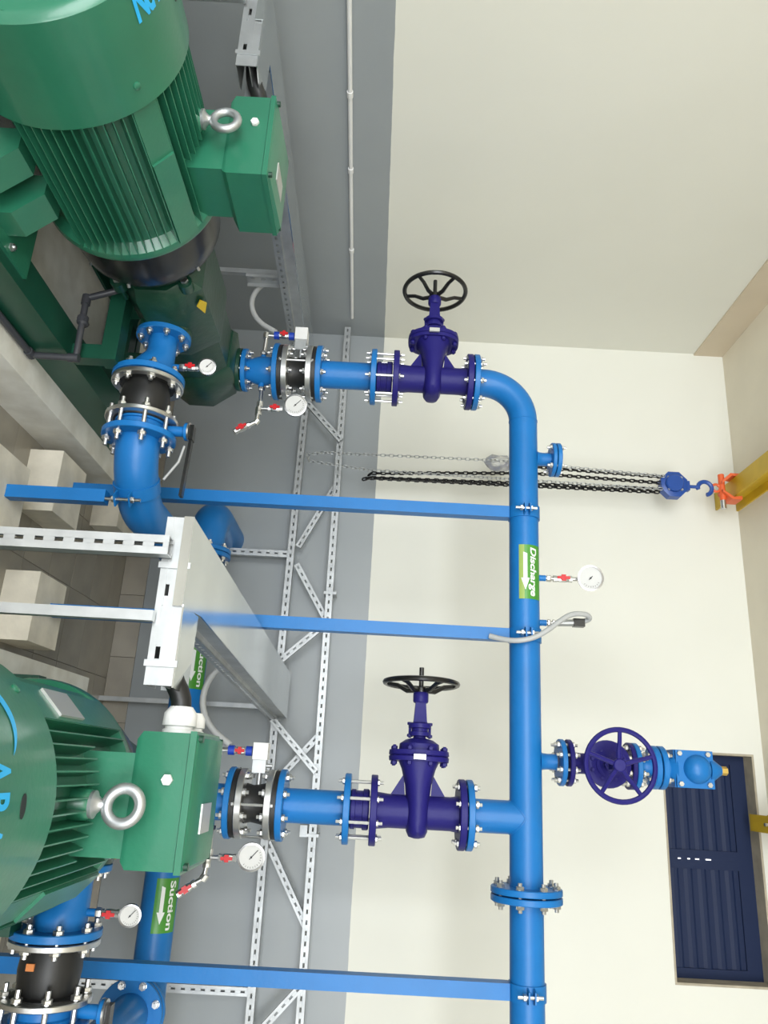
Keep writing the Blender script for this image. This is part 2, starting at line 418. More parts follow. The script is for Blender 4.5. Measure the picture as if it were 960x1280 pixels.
# --- plinth
pl = MB().box(-2.36, .9, 0, -1.345, 3.86, .2).build('concrete_plinth', PLINTH, bevel=.006, smooth=False, loc=(-1.85, 2.4, 0))
tag(pl, 'painted concrete plinth with chipped edge under the pump set at the photo top', 'plinth', 'pump plinths')
dup(pl, 'painted concrete plinth under the nearest motor at the bottom left of the photo')
# --- skid
sk = thing('base_frame', (-1.85, 2.4, .2), 'dark green steel base frame under the motor at the top of the photo', 'base frame', 'pump base frames')
def channel(m, x, s, y0, y1, z0=.2, z1=.345, fl_=.09, t=.012):
    m.box(x, y0, z0, x + s * t, y1, z1); m.box(x + s * t, y0, z1 - t, x + s * fl_, y1, z1); m.box(x + s * t, y0, z0, x + s * fl_, y1, z0 + t)
m = MB(); channel(m, -1.465, -1, .95, 3.62, fl_=.13); m.build('rail', BGREEN, sk, bevel=.002, smooth=False)
m = MB(); channel(m, -2.255, 1, .95, 3.42, fl_=.13); m.build('rail', BGREEN, sk, bevel=.002, smooth=False)
for y in (1.0, 1.72, 3.36): MB().box(-2.242, y, .215, -1.478, y + .05, .335).build('cross_member', BGREEN, sk, bevel=.002, smooth=False)
MB().box(-1.53, 2.67, .345, -1.468, 2.73, .462).build('support_leg', BGREEN, sk, bevel=.003, smooth=False)
MB().box(-2.16, 2.66, .462, -1.462, 2.74, .525).build('support_beam', BGREEN, sk, bevel=.003, smooth=False)
MB().box(-2.25, 2.67, .345, -2.19, 2.73, .462).build('support_leg', BGREEN, sk, bevel=.003, smooth=False)
m = MB(); m.box(-1.80, 3.2, .34, -1.68, 3.4, .46); m.box(-2.1, 3.2, .34, -1.98, 3.4, .46); m.box(-2.242, 3.25, .215, -1.478, 3.33, .34); m.build('pump_support', BGREEN, sk, bevel=.004, smooth=False)
m = MB(); m.prism([(-1.50, 2.96, .22), (-1.70, 2.96, .22), (-1.62, 2.96, .38)], (0, .012, 0)); m.build('gusset', BGREEN, sk, smooth=False)
dup(sk, 'dark green steel base frame under the motor at the bottom left of the photo')
# --- motor
mo = thing('electric_motor', (MX, 1.9, .415), 'green finned electric motor with terminal box at the top of the photo', 'motor', 'pump motors')
m = MB(); R = .314
m.lathe((MX, 1.315, MZ), (0, 1, 0), [(0, .06), (0, R - .03), (.006, R - .012), (.018, R), (.323, R + .002), (.323, R - .006), (.30, R - .008)], 72, cap=False)
cov = m.build('fan_cover', GREEN, mo)
m = MB()
for a in range(0, 360, 45):
    d = V((math.sin(math.radians(a)), 0, math.cos(math.radians(a))))
    m.obox(V((MX, 1.318, MZ)) + d * .06, V((MX, 1.318, MZ)) + d * .29, d.cross(V((0, 1, 0))), .008, (0, 1, 0), .004)
for r_ in (.1, .14, .18, .22, .26): m.torus((MX, 1.318, MZ), (0, 1, 0), r_, .003, 48, 6)
m.build('grille', GREEN, cov)
for a in (44.4, 134, 224, 315):
    d = V((math.sin(math.radians(a)), 0, math.cos(math.radians(a)))); c = V((MX, 1.57, MZ)) + d * (R + .001)
    MB().lathe(c, d, [(0, .011), (.004, .011), (.007, .007)], 12).build('cover_screw', GREEN, cov)
d = V((math.sin(math.radians(-2.3)), 0, math.cos(math.radians(-2.3)))); c = V((MX, 1.492, MZ)) + d * (R + .0006)
MB().lathe(c, d, [(0, .011), (.0012, .011)], 20, sx=2.0, refv=(0, 1, 0)).build('oval_hole', INK, cov, label='dark oval hole')
# lettering round the fan cover
def cyl_map(yb, r):
    def f(x, y):
        a = x / r
        return V((MX + math.sin(a) * r, yb + y, MZ + math.cos(a) * r))
    return f
RT = R + .0022
# letters are laid out one by one round the cover
for g_, ang, w_ in (('A', -13.2, .045), ('R', -3.2, .040), ('A', 6.0, .042), ('T', 13.0, .034), ('H', 19.0, .03), ('O', 22.6, .030), ('N', 29.0, .046)):
    tb = text_mesh(g_, .115, bold=.004, align='LEFT')
    xs = [v.co.x for v in tb.verts]; k_ = w_ / (max(xs) - min(xs)); x0_ = min(xs)
    for v in tb.verts: v.co.x = (v.co.x - x0_) * k_ - w_ / 2 + math.radians(ang) * RT
    wrap(tb, cyl_map(1.348, RT), cuts_y=(.02, .05), cuts_x=[math.radians(ang) * RT + q_ for q_ in (-.015, 0, .015)]).build('letter', LOGO, cov, smooth=False, label='bright blue letter')
sw = bmesh.new(); top, bot = [], []
for i in range(17):
    t_ = i / 16; x_ = -.235 + .135 * t_; yy = .062 + .035 * math.sin(PI * (t_ * .8 + .05)) ; th = .030 * (1 - t_) ** .7 + .0008
    top.append((x_, yy + th)); bot.append((x_, yy))
tv = [sw.verts.new((x_, y_, 0)) for x_, y_ in top]; bv = [sw.verts.new((x_, y_, 0)) for x_, y_ in bot]
for i in range(16): sw.faces.new((bv[i], bv[i + 1], tv[i + 1], tv[i]))
wrap(sw, cyl_map(1.368, RT)).build('swoosh', LOGO, cov, smooth=False, label='bright blue swoosh')
m = MB(); m.lathe((MX, 1.6, MZ), (0, 1, 0), [(0, .25), (.05, .262), (.52, .262), (.56, .27), (.585, .300), (.605, .304), (.62, .298), (.622, .26)], 64)
m.build('motor_frame', GREEN, mo)
fin_src = None
def fin(a, y0=1.645, y1=2.185, r0=.25, r1=.304):
    global fin_src
    a = math.radians(a)
    if fin_src is None or (y0, y1, r1) not in fin_src:
        mm = MB(); mm.prism([(-.0035, y0, r0), (-.0018, y0, r1), (.0018, y0, r1), (.0035, y0, r0)], (0, y1 - y0, 0))
        bmesh.ops.recalc_face_normals(mm.b, faces=mm.b.faces)
        me = bpy.data.meshes.new('cooling_fin'); mm.b.to_mesh(me); mm.b.free(); me.materials.append(GREEN)
        fin_src = fin_src or {}; fin_src[(y0, y1, r1)] = me
    o = bpy.data.objects.new('cooling_fin', fin_src[(y0, y1, r1)]); COL.objects.link(o); o.parent = mo
    o.location = V((MX, 0, MZ)) - wloc(mo); o.rotation_euler = (0, a, 0)
for sg in (1, -1):
    for k in range(13):
        if sg > 0 or k > 2: fin(sg * (51 + 5.3 * k), r1=.304 if sg > 0 else .285)
    for k in range(7): fin(sg * (2.7 + 5.4 * k), y1=1.93 if k < 5 else 2.185)
for sg in (1, -1):          # diagonal pads at 43 degrees
    a = math.radians(43 * sg - (1.5 if sg < 0 else 0)); wp = .078 if sg > 0 else .10; e = V((math.cos(a), 0, -math.sin(a))); d = V((math.sin(a), 0, math.cos(a))); c0 = V((MX, 1.645, MZ)); c1 = V((MX, 2.19, MZ))
    m = MB(); m.obox(c0 + d * .277, c1 + d * .277, e, wp, d, .05)
    if sg > 0: m.obox(V((MX, 1.84, MZ)) + d * .285, c1 + d * .285, e, .078, d, .05)
    pd = m.build('frame_pad', GREEN, mo, bevel=.004, smooth=False)
    if sg < 0:
        a2 = math.radians(-58); e2 = V((math.cos(a2), 0, -math.sin(a2))); d2 = V((math.sin(a2), 0, math.cos(a2)))
        MB().obox(c0 + d2 * .268, c1 + d2 * .268, e2, .06, d2, .05).build('frame_pad', GREEN, mo, bevel=.004, smooth=False)
    if sg < 0:
        m = MB(); m.obox(V((MX, 1.77, MZ)) + d * .305, V((MX, 1.915, MZ)) + d * .305, e, .078, d, .006)
        m.build('name_plate', PLATE, pd, smooth=False, label='blank-looking silver name plate')
# terminal box
m = MB(); m.box(-2.012, 1.966, .88, -1.776, 2.19, 1.036); nk = m.build('terminal_box_neck', GREEN, mo, bevel=.006)
m = MB(); m.loft([[(-2.045, 1.964, 1.030), (-1.770, 1.964, 1.030), (-1.770, 2.195, 1.030), (-2.045, 2.195, 1.030)],
                  [(-2.064, 1.955, 1.045), (-1.754, 1.955, 1.045), (-1.754, 2.235, 1.045), (-2.064, 2.235, 1.045)],
                  [(-2.064, 1.955, 1.158), (-1.754, 1.955, 1.158), (-1.754, 2.235, 1.162), (-2.064, 2.235, 1.162)]])
tbx = m.build('terminal_box', GREEN, mo, bevel=.006)
m = MB(); m.box(-2.069, 1.950, 1.160, -1.749, 2.240, 1.176); m.loft([[(-2.065, 1.954, 1.175), (-1.753, 1.954, 1.175), (-1.753, 2.236, 1.175), (-2.065, 2.236, 1.175)], [(-2.055, 1.964, 1.181), (-1.763, 1.964, 1.181), (-1.763, 2.226, 1.190), (-2.055, 2.226, 1.190)]])
lid = m.build('terminal_box_lid', GREEN, mo, bevel=.002)
for px_ in (-2.052, -1.766):
    for py_ in (1.968, 2.222): MB().cyl((px_, py_, 1.172), (px_, py_, 1.19), .009, 10, bev=.001).build('lid_screw', DGREEN, lid)
m = MB(); m.box(-1.90, 2.06, 1.183, -1.83, 2.17, 1.1885); m.build('name_plate', PLATE, lid, smooth=False, label='small silver plate on the lid')
MB().hexnut((-1.955, 1.949, 1.118), (0, 1, 0), .014, .012).build('blanking_plug', WHITE, tbx, label='white hexagonal plug')
# cable glands
for (yy, zz, r_, L_) in ((2.055, 1.105, .040, .07), (2.135, 1.125, .026, .06)):
    m = MB(); m.lathe((-2.062, yy, zz), (-1, 0, 0), [(0, r_ * 1.05), (.012, r_ * 1.05), (.014, r_ * .9), (.02, r_ * .9), (.022, r_ * 1.1), (L_ * .75, r_ * 1.06), (L_, r_ * .72), (L_, r_ * .5)], 14)
    m.build('cable_gland', WHITE, mo, label='white plastic cable gland')
# eyebolt
m = MB(); m.lathe((MX, 1.89, .90), (0, 0, 1), [(0, .04), (.06, .036), (.068, .03)], 20); m.build('eyebolt_boss', GREEN, mo)
m = MB(); m.lathe((MX, 1.89, .966), (0, 0, 1), [(0, .03), (.01, .031), (.014, .022), (.024, .013), (.034, .012)], 20); m.torus((MX, 1.89, 1.041), (.12, 1, 0), .038, .0132, 36, 12)
m.build('lifting_eye', GALV, mo, label='pale metal lifting eye')
# feet
for sx_ in (1, -1):
    xe = .345 if sx_ > 0 else .33
    for y0, y1 in ((1.76, 1.865), (1.945, 2.055)):
        m = MB(); m.prism([(MX + sx_ * xe, y0, .358), (MX + sx_ * xe, y0, .418), (MX + sx_ * .27, y0, .505), (MX + sx_ * .20, y0, .505), (MX + sx_ * .20, y0, .358)], (0, y1 - y0, 0))
        m.build('motor_foot', GREEN, mo, bevel=.003, smooth=False)
    m = MB(); m.box(MX + sx_ * .19, 1.74, .345, MX + sx_ * (xe + .045 if sx_ > 0 else .345), 2.22, .358); m.build('foot_plate', GREEN, mo, smooth=False)
    for yy in (1.90, 2.09): bolt(mo, (MX + sx_ * (.362 if sx_ > 0 else .338), yy, .352), (0, 0, 1), .012, .007, over=.006)
dup(mo, 'green finned electric motor nearest the camera, at the bottom left of the photo')
# --- coupling guard
m = MB(); m.lathe((MX, 2.232, MZ), (0, 1, 0), [(0, .272), (.12, .270), (.18, .262), (.215, .245), (.235, .21), (.237, .05)], 48)
cg = m.build('coupling_guard', BLACKP, loc=(MX, 2.3, MZ)); tag(cg, 'glossy black coupling guard between motor and pump at the top of the photo', 'guard', 'coupling guards')
for a in (40, 100, 140):
    d = V((math.sin(math.radians(a)), 0, math.cos(math.radians(a)))); MB().cyl(V((MX, 2.41, MZ)) + d * .255, V((MX, 2.43, MZ)) + d * .262, .006, 8).build('screw', STEEL, cg)
dup(cg, 'black coupling guard beside the pump at the bottom left of the photo')
# --- pump
PX = -1.86
pu = thing('multistage_pump', (PX, 2.9, .455), 'dark green multistage pump in full view at the top left of the photo', 'pump', 'multistage pumps')
def octo(y, ht, hs, zt, zm, zb, xo=PX):
    "chamfered outline: ht half width at top, hs half width at the sides"
    return [(xo - ht, y, zt), (xo + ht, y, zt), (xo + hs, y, zm + .06), (xo + hs, y, zm - .06), (xo + ht * .9, y, zb), (xo - ht * .9, y, zb), (xo - hs, y, zm - .06), (xo - hs, y, zm + .06)]
m = MB(); m.loft([octo(2.52, .11, .17, .80, MZ, .55), octo(2.56, .125, .20, .85, MZ, .53), octo(2.92, .12, .20, .85, MZ, .53), octo(2.97, .11, .185, .845, MZ, .54)])
m.build('suction_casing', DGREEN, pu, bevel=.008)
m = MB(); m.loft([octo(2.96, .10, .165, .83, MZ, .53), octo(3.26, .095, .165, .825, MZ, .53)]); m.build('stage_casing', DGREEN, pu, bevel=.008)
m = MB(); m.loft([octo(3.22, .095, .17, .835, MZ, .49), octo(3.25, .105, .185, .85, MZ, .48), octo(3.47, .105, .185, .83, MZ, .48), octo(3.50, .09, .165, .80, MZ, .5)]); m.build('discharge_casing', DGREEN, pu, bevel=.01)
for (x_, z_) in ((PX + .135, .795), (PX + .145, .54), (PX - .135, .795), (PX - .145, .54)):
    m = MB(); m.cyl((x_, 2.50, z_), (x_, 2.62, z_), .011, 8); m.cyl((x_, 2.505, z_), (x_, 2.55, z_), .028, 14); tr_ = m.build('tie_rod', DGREEN, pu)
    MB().hexnut((x_, 2.497, z_), (0, 1, 0), .016, .014).build('nut', STEEL, tr_)
m = MB(); m.cyl((MX, 2.43, MZ), (MX, 2.54, MZ), .12, 32, bev=.006); m.box(MX - .13, 2.44, .60, MX + .13, 2.52, .73); m.build('bearing_bracket', DGREEN, pu, bevel=.004)
SY = 2.80; SZ1 = .652; SZ2 = .618
m = MB(); m.lathe((PX + .14, SY, SZ1), (1, 0, 0), [(0, .09), (.03, .062), (.045, .062)], 28); m.cyl((-1.692, SY, SZ1), (-1.664, SY, SZ1), .11, 40, bev=.003); m.build('suction_flange', DGREEN, pu)
LX = -1.848; LY = 3.40
m = MB(); m.lathe((LX, LY, .79), (0, 0, 1), [(0, .075), (.02, .052), (.055, .052)], 24); m.cyl((LX, LY, .838), (LX, LY, .862), .106, 40, bev=.003); m.build('discharge_flange', DGREEN, pu)
m = MB(); m.prism([(PX + .148, 2.60, .835), (PX + .138, 2.63, .853), (PX + .148, 2.69, .835), (PX + .158, 2.63, .817)], (.004, 0, .003)); m.build('arrow_sticker', CARD, pu, smooth=False, label='yellow diamond sticker')
for x_ in (-1.99, -1.79): MB().box(x_, 3.26, .462, x_ + .06, 3.36, .49).build('pump_foot', DGREEN, pu, bevel=.004)
dup(pu, 'dark green multistage pump almost hidden behind the nearest motor')
# --- drain pipe of grey plastic
m = MB(); Yp = 2.625
m.tube([(-1.445, 1.0, .216), (-1.445, Yp - .02, .216), (-1.445, Yp, .222), (-1.442, Yp, .24), (-1.440, Yp, .37), (-1.442, Yp, .385), (-1.46, Yp, .388), (-1.67, Yp - .02, .392), (-1.695, Yp - .02, .394), (-1.70, Yp - .02, .41), (-1.73, Yp - .02, .49), (-1.76, Yp - .02, .56)], .013, 12)
dp = m.build('drain_pipe', PVC, loc=(-1.445, Yp, .2)); tag(dp, 'grey plastic drain pipe crossing the green base frame of the upper pump', 'pipe', 'drain pipes')
for c, a in (((-1.445, Yp - .01, .216), (0, 1, 0)), ((-1.44, Yp, .38), (0, 0, 1)), ((-1.685, Yp - .02, .393), (1, 0, 0))):
    m = MB(); m.lathe(V(c) - V(a) * .02, a, [(0, .0175), (.04, .0175)], 12); m.build('elbow_fitting', PVC, dp)
m = MB(); m.lathe((-1.58, Yp - .01, .39), (-1, 0, 0), [(0, .015), (.008, .022), (.034, .022), (.042, .015)], 10); m.cyl((-1.60, Yp - .03, .39), (-1.60, Yp + .02, .39), .016, 8); m.build('drain_valve', PVC, dp)
dup(dp, 'grey plastic drain pipe of the nearest pump set, hidden by its motor')

# --- suction line (X direction)
er = thing('eccentric_reducer', (-1.55, SY, .5), 'blue suction reducer bolted to the fully visible dark green pump', 'reducer', 'suction reducers')
flange_disc('small_flange', (-1.652, SY, SZ1), (1, 0, 0), .022, .11, BLUE, er)
seg = 40; loops = []
for t_ in [i / 14 for i in range(15)]:
    x_ = -1.645 + .185 * t_; e_ = 0 if t_ < .3 else (1 if t_ > .8 else (1 - math.cos(PI * (t_ - .3) / .5)) / 2); r_ = .057 + (.084 - .057) * e_; z_ = SZ1 + (SZ2 - SZ1) * e_ + (.0 if e_ else 0)
    z_ = (SZ1 + .057) - r_ + 0.0 * t_
    loops.append([(x_, SY + r_ * math.cos(2 * PI * k / seg), z_ + r_ * math.sin(2 * PI * k / seg)) for k in range(seg)])
MB().loft(loops).build('reducer_body', BLUE, er)
flange_disc('large_flange', (-1.458, SY, SZ2), (1, 0, 0), .024, .1425, BLUE, er)
bolt_ring(er, (-1.668, SY, SZ1), (1, 0, 0), .09, 8, .056, .007)
m = MB(); m.cyl((-1.518, SY, .70), (-1.518, SY, .738), .0125, 12); m.build('gauge_boss', BLUE, er)
dup(er, 'blue suction reducer emerging from under the nearest motor')
# pressure gauge on reducer
sg = thing('suction_gauge', (-1.518, SY, .738), 'small pressure gauge on the blue suction reducer, in front of the dark green pump', 'gauge', 'suction pressure gauges')
m = MB(); m.hexnut((-1.518, SY, .745), (0, 0, 1), .017, .018); m.cyl((-1.518, SY, .75), (-1.518, SY, .82), .008, 10); m.build('nipple', STEEL, sg)
ball_valve(sg, (-1.518, SY, .752), (-1.518, SY, .812), .011)
gauge(sg, (-1.519, SY - .012, .851), .034, None, facing=(.12, -1, .15))
dup(sg, 'small pressure gauge beside the nearest motor, at the bottom left of the photo')
# expansion joint
ej = thing('suction_expansion_joint', (-1.36, SY, .48), 'large black rubber joint between steel rings below the upper motor, without orange tag', 'expansion joint', 'suction expansion joints')
x0, x1 = -1.44, -1.262
flange_disc('backing_ring', (x0 + .009, SY, SZ2), (1, 0, 0), .018, .141, STEEL, ej, label='zinc plated ring')
flange_disc('backing_ring', (x1 - .009, SY, SZ2), (1, 0, 0), .018, .141, STEEL, ej, label='zinc plated ring')
m = MB(); m.lathe((x0 - .004, SY, SZ2), (1, 0, 0), [(0, .11), (.022, .11), (.024, .088), (.05, .094), (.09, .098), (.128, .094), (.156, .088), (.16, .108), (.186, .108)], 40); m.build('rubber_bellows', RUBBER, ej)
bolt_ring(ej, (-1.447, SY, SZ2), (1, 0, 0), .12, 8, .046, .0085, ph=.5)
orange_tag = MB().box(-1.385, SY - .101, SZ2 - .04, -1.365, SY - .093, SZ2 - .015).build('tag', TAPE, ej, smooth=False, label='orange tag')
dup(ej, 'large black rubber joint with orange tag at the bottom left corner of the photo')
# butterfly valve
bv = thing('butterfly_valve', (-1.23, SY, .48), 'blue butterfly valve with black lever, in full view below the upper pump', 'valve', 'butterfly valves')
m = MB(); m.lathe((-1.262, SY, SZ2), (1, 0, 0), [(0, .1), (.012, .1), (.014, .092), (.034, .092), (.038, .1), (.048, .1)], 36); m.build('valve_body', BLUE, bv)
m = MB(); m.cyl((-1.238, SY + .01, SZ2 + .085), (-1.238, SY + .01, .80), .021, 20); m.cyl((-1.238, SY + .01, .792), (-1.238, SY + .01, .806), .036, 24, bev=.002); m.cyl((-1.238, SY + .01, .71), (-1.238, SY + .01, .725), .033, 6); m.build('valve_neck', BLUE, bv)
m = MB(); m.lathe((-1.238, SY + .01, .806), (0, 0, 1), [(0, .038), (.006, .038)], 24); m.build('notch_plate', STEEL, bv)
m = MB(); m.box(-1.262, SY - .01, .813, -1.2, SY + .03, .83); m.obox((-1.20, SY + .01, .822), (-.965, SY + .012, .812), (0, 1, 0), .03, (0, 0, 1), .012); m.build('lever', BLACKP, bv, bevel=.003)
m = MB(); m.tube([(-1.17, SY - .004, .802), (-1.10, SY - .01, .79), (-1.02, SY - .02, .745)], .005, 8); m.build('lever_trigger', LGREY, bv)
dup(bv, 'blue butterfly valve at the lower left corner of the photo')
# suction elbow + branch
se = thing('suction_elbow', (-.95, 3.1, .5), 'glossy blue bend turning back from the pump suction at the top of the photo', 'pipe', 'suction branch pipes')
flange_disc('pipe_flange', (-1.198, SY, SZ2), (1, 0, 0), .024, .1425, BLUE, se)
bolt_ring(se, (-1.23, SY, SZ2), (1, 0, 0), .12, 8, .108, .0085, over=.022)
XBR = -.95; RB = .235
pts = [(-1.20, SY, SZ2)] + [(-1.185 + RB * math.sin(a), SY + RB - RB * math.cos(a), SZ2) for a in [PI / 2 * i / 12 for i in range(13)]] + [(XBR, 3.6, SZ2), (XBR, 3.86, SZ2)]
MB().tube(pts, .084, 40).build('pipe_bend', BLUE, se)
flange_disc('pipe_flange', (XBR, 3.86, SZ2), (0, 1, 0), .024, .1425, BLUE, se)
bolt_ring(se, (XBR, 3.875, SZ2), (0, 1, 0), .12, 8, .054, .0085)
dup(se, 'blue bend and flange of the suction pipe at the bottom left corner of the photo')
# elbow support post with strap
ps = thing('elbow_support_post', (-.945, 2.81, .15), 'short blue post on a concrete block strapped to the blue suction bend', 'support post', 'suction bend supports')
MB().box(-.970, 2.785, .15, -.920, 2.835, .53).build('post', BLUE, ps, bevel=.003, smooth=False)
a = .80; c = V((-1.185 + RB * math.sin(a), SY + RB - RB * math.cos(a), SZ2)); tg_ = V((math.cos(a), math.sin(a), 0))
m = MB(); m.ring(c - tg_ * .026, c + tg_ * .026, .0895, .0835, 40); st_ = m.build('strap', BLUE, ps)
nrm = V((tg_.y, -tg_.x, 0)); q = c + nrm * .088 + V((0, 0, -.02))
for dz in (-.028, .028): MB().obox(q + V((0, 0, dz)) - nrm * .004, q + V((0, 0, dz)) + nrm * .04, tg_, .05, (0, 0, 1), .006).build('strap_ear', BLUE, st_, smooth=False)
bolt(st_, q + nrm * .025, (0, 0, 1), .066, .0065, over=.025)
dup(ps, 'short blue post strapped to the suction bend past the bottom edge')
# concrete blocks
def block(name, x0, y0, x1, y1, label):
    o = MB().box(x0, y0, 0, x1, y1, .15).build('concrete_block', CONC, bevel=.004, smooth=False, loc=((x0 + x1) / 2, (y0 + y1) / 2, 0)); tag(o, label, 'block', 'concrete footing blocks'); return o
block('a', -1.09, 2.64, -.805, 2.945, 'concrete footing block under the short blue post at the left photo edge')
block('b', -1.29, 3.21, -1.005, 3.50, 'concrete footing block just behind the short blue post')
block('c', -.735, 3.22, -.44, 3.515, 'concrete footing block standing alone under the second long blue post')
block('d', .63, 3.22, .92, 3.515, 'concrete footing block under the long blue post lowest in the photo')
block('e', -1.47, 4.02, -1.19, 4.30, 'concrete footing block low by the grey back wall behind the suction bend')

# --- discharge line (Z direction)
def zd(name, z, h, r, mt, parent, label=None): return flange_disc(name, (LX, LY, z), (0, 0, 1), h, r, mt, parent, label=label)
dr = thing('discharge_reducer', (LX, LY, .866), 'short blue tapered reducer on the green pump flange at the top of the photo', 'reducer', 'discharge reducers')
zd('small_flange', .878, .022, .106, BLUE, dr)
m = MB(); m.lathe((LX, LY, .886), (0, 0, 1), [(0, .056), (.02, .058), (.06, .071), (.1, .072), (.14, .07)], 36); m.build('reducer_body', BLUE, dr)
zd('large_flange', 1.034, .024, .140, BLUE, dr)
bolt_ring(dr, (LX, LY, .864), (0, 0, 1), .087, 8, .054, .0065)
m = MB(); m.cyl((LX, LY, .962), (LX + .09, LY, .962), .014, 12); m.cyl((LX, LY, .958), (LX - .085, LY, .958), .014, 12); m.build('tapping_boss', BLUE, dr)
dup(dr, 'blue tapered reducer behind the terminal box at the bottom left of the photo')
dj = thing('discharge_expansion_joint', (LX, LY, 1.05), 'black rubber joint between two steel rings on the riser of the upper pump', 'expansion joint', 'riser expansion joints')
m = MB(); m.lathe((LX, LY, 1.047), (0, 0, 1), [(0, .134), (.018, .134), (.02, .09), (.05, .078), (.075, .072), (.11, .078), (.16, .09), (.166, .134), (.184, .134)], 40); m.build('rubber_bellows', RUBBER, dj)
zd('backing_ring', 1.081, .028, .137, STEEL, dj, 'zinc plated ring'); zd('backing_ring', 1.198, .028, .137, STEEL, dj, 'zinc plated ring')
bolt_ring(dj, (LX, LY, 1.058), (0, 0, 1), .116, 8, .076, .0075, ph=.5)
bolt_ring(dj, (LX, LY, 1.221), (0, 0, 1), .116, 8, .078, .0075, ph=.5)
for k in range(4): bolt(dj, (LX + .128 * math.cos(PI / 4 + k * PI / 2 - PI / 4), LY + .128 * math.sin(k * PI / 2), 1.139), (0, 0, 1), .15, .0055)
dup(dj, 'black rubber joint between two steel rings beside the nearest terminal box')
pp = thing('riser_pipe', (LX, LY, 1.232), 'blue flanged pipe spool of the riser from the upper, fully visible pump', 'pipe', 'riser pipe spools')
zd('pipe_flange', 1.245, .026, .140, BLUE, pp)
m = MB(); m.cyl((LX, LY, 1.24), (LX, LY, 1.58), .0675, 40); m.build('pipe', BLUE, pp)
zd('pipe_flange', 1.513, .026, .138, BLUE, pp)
dup(pp, 'blue flanged pipe spool of the riser nearer the bottom of the photo')
# dismantling piece
dm = thing('dismantling_joint', (LX, LY, 1.53), 'navy sleeve joint with long threaded rods, next to the upper gate valve', 'joint', 'dismantling joints')
m = MB(); m.lathe((LX, LY, 1.527), (0, 0, 1), [(0, .071), (.004, .078), (.02, .078), (.022, .073), (.05, .073), (.052, .08), (.072, .08), (.078, .074)], 36); m.build('sleeve', NAVY, dm)
bolt_ring(dm, (LX, LY, 1.567), (0, 0, 1), .116, 8, .134, .0065, over=.016)
dup(dm, 'navy sleeve joint with long threaded rods, next to the gate valve with edge-on wheel')
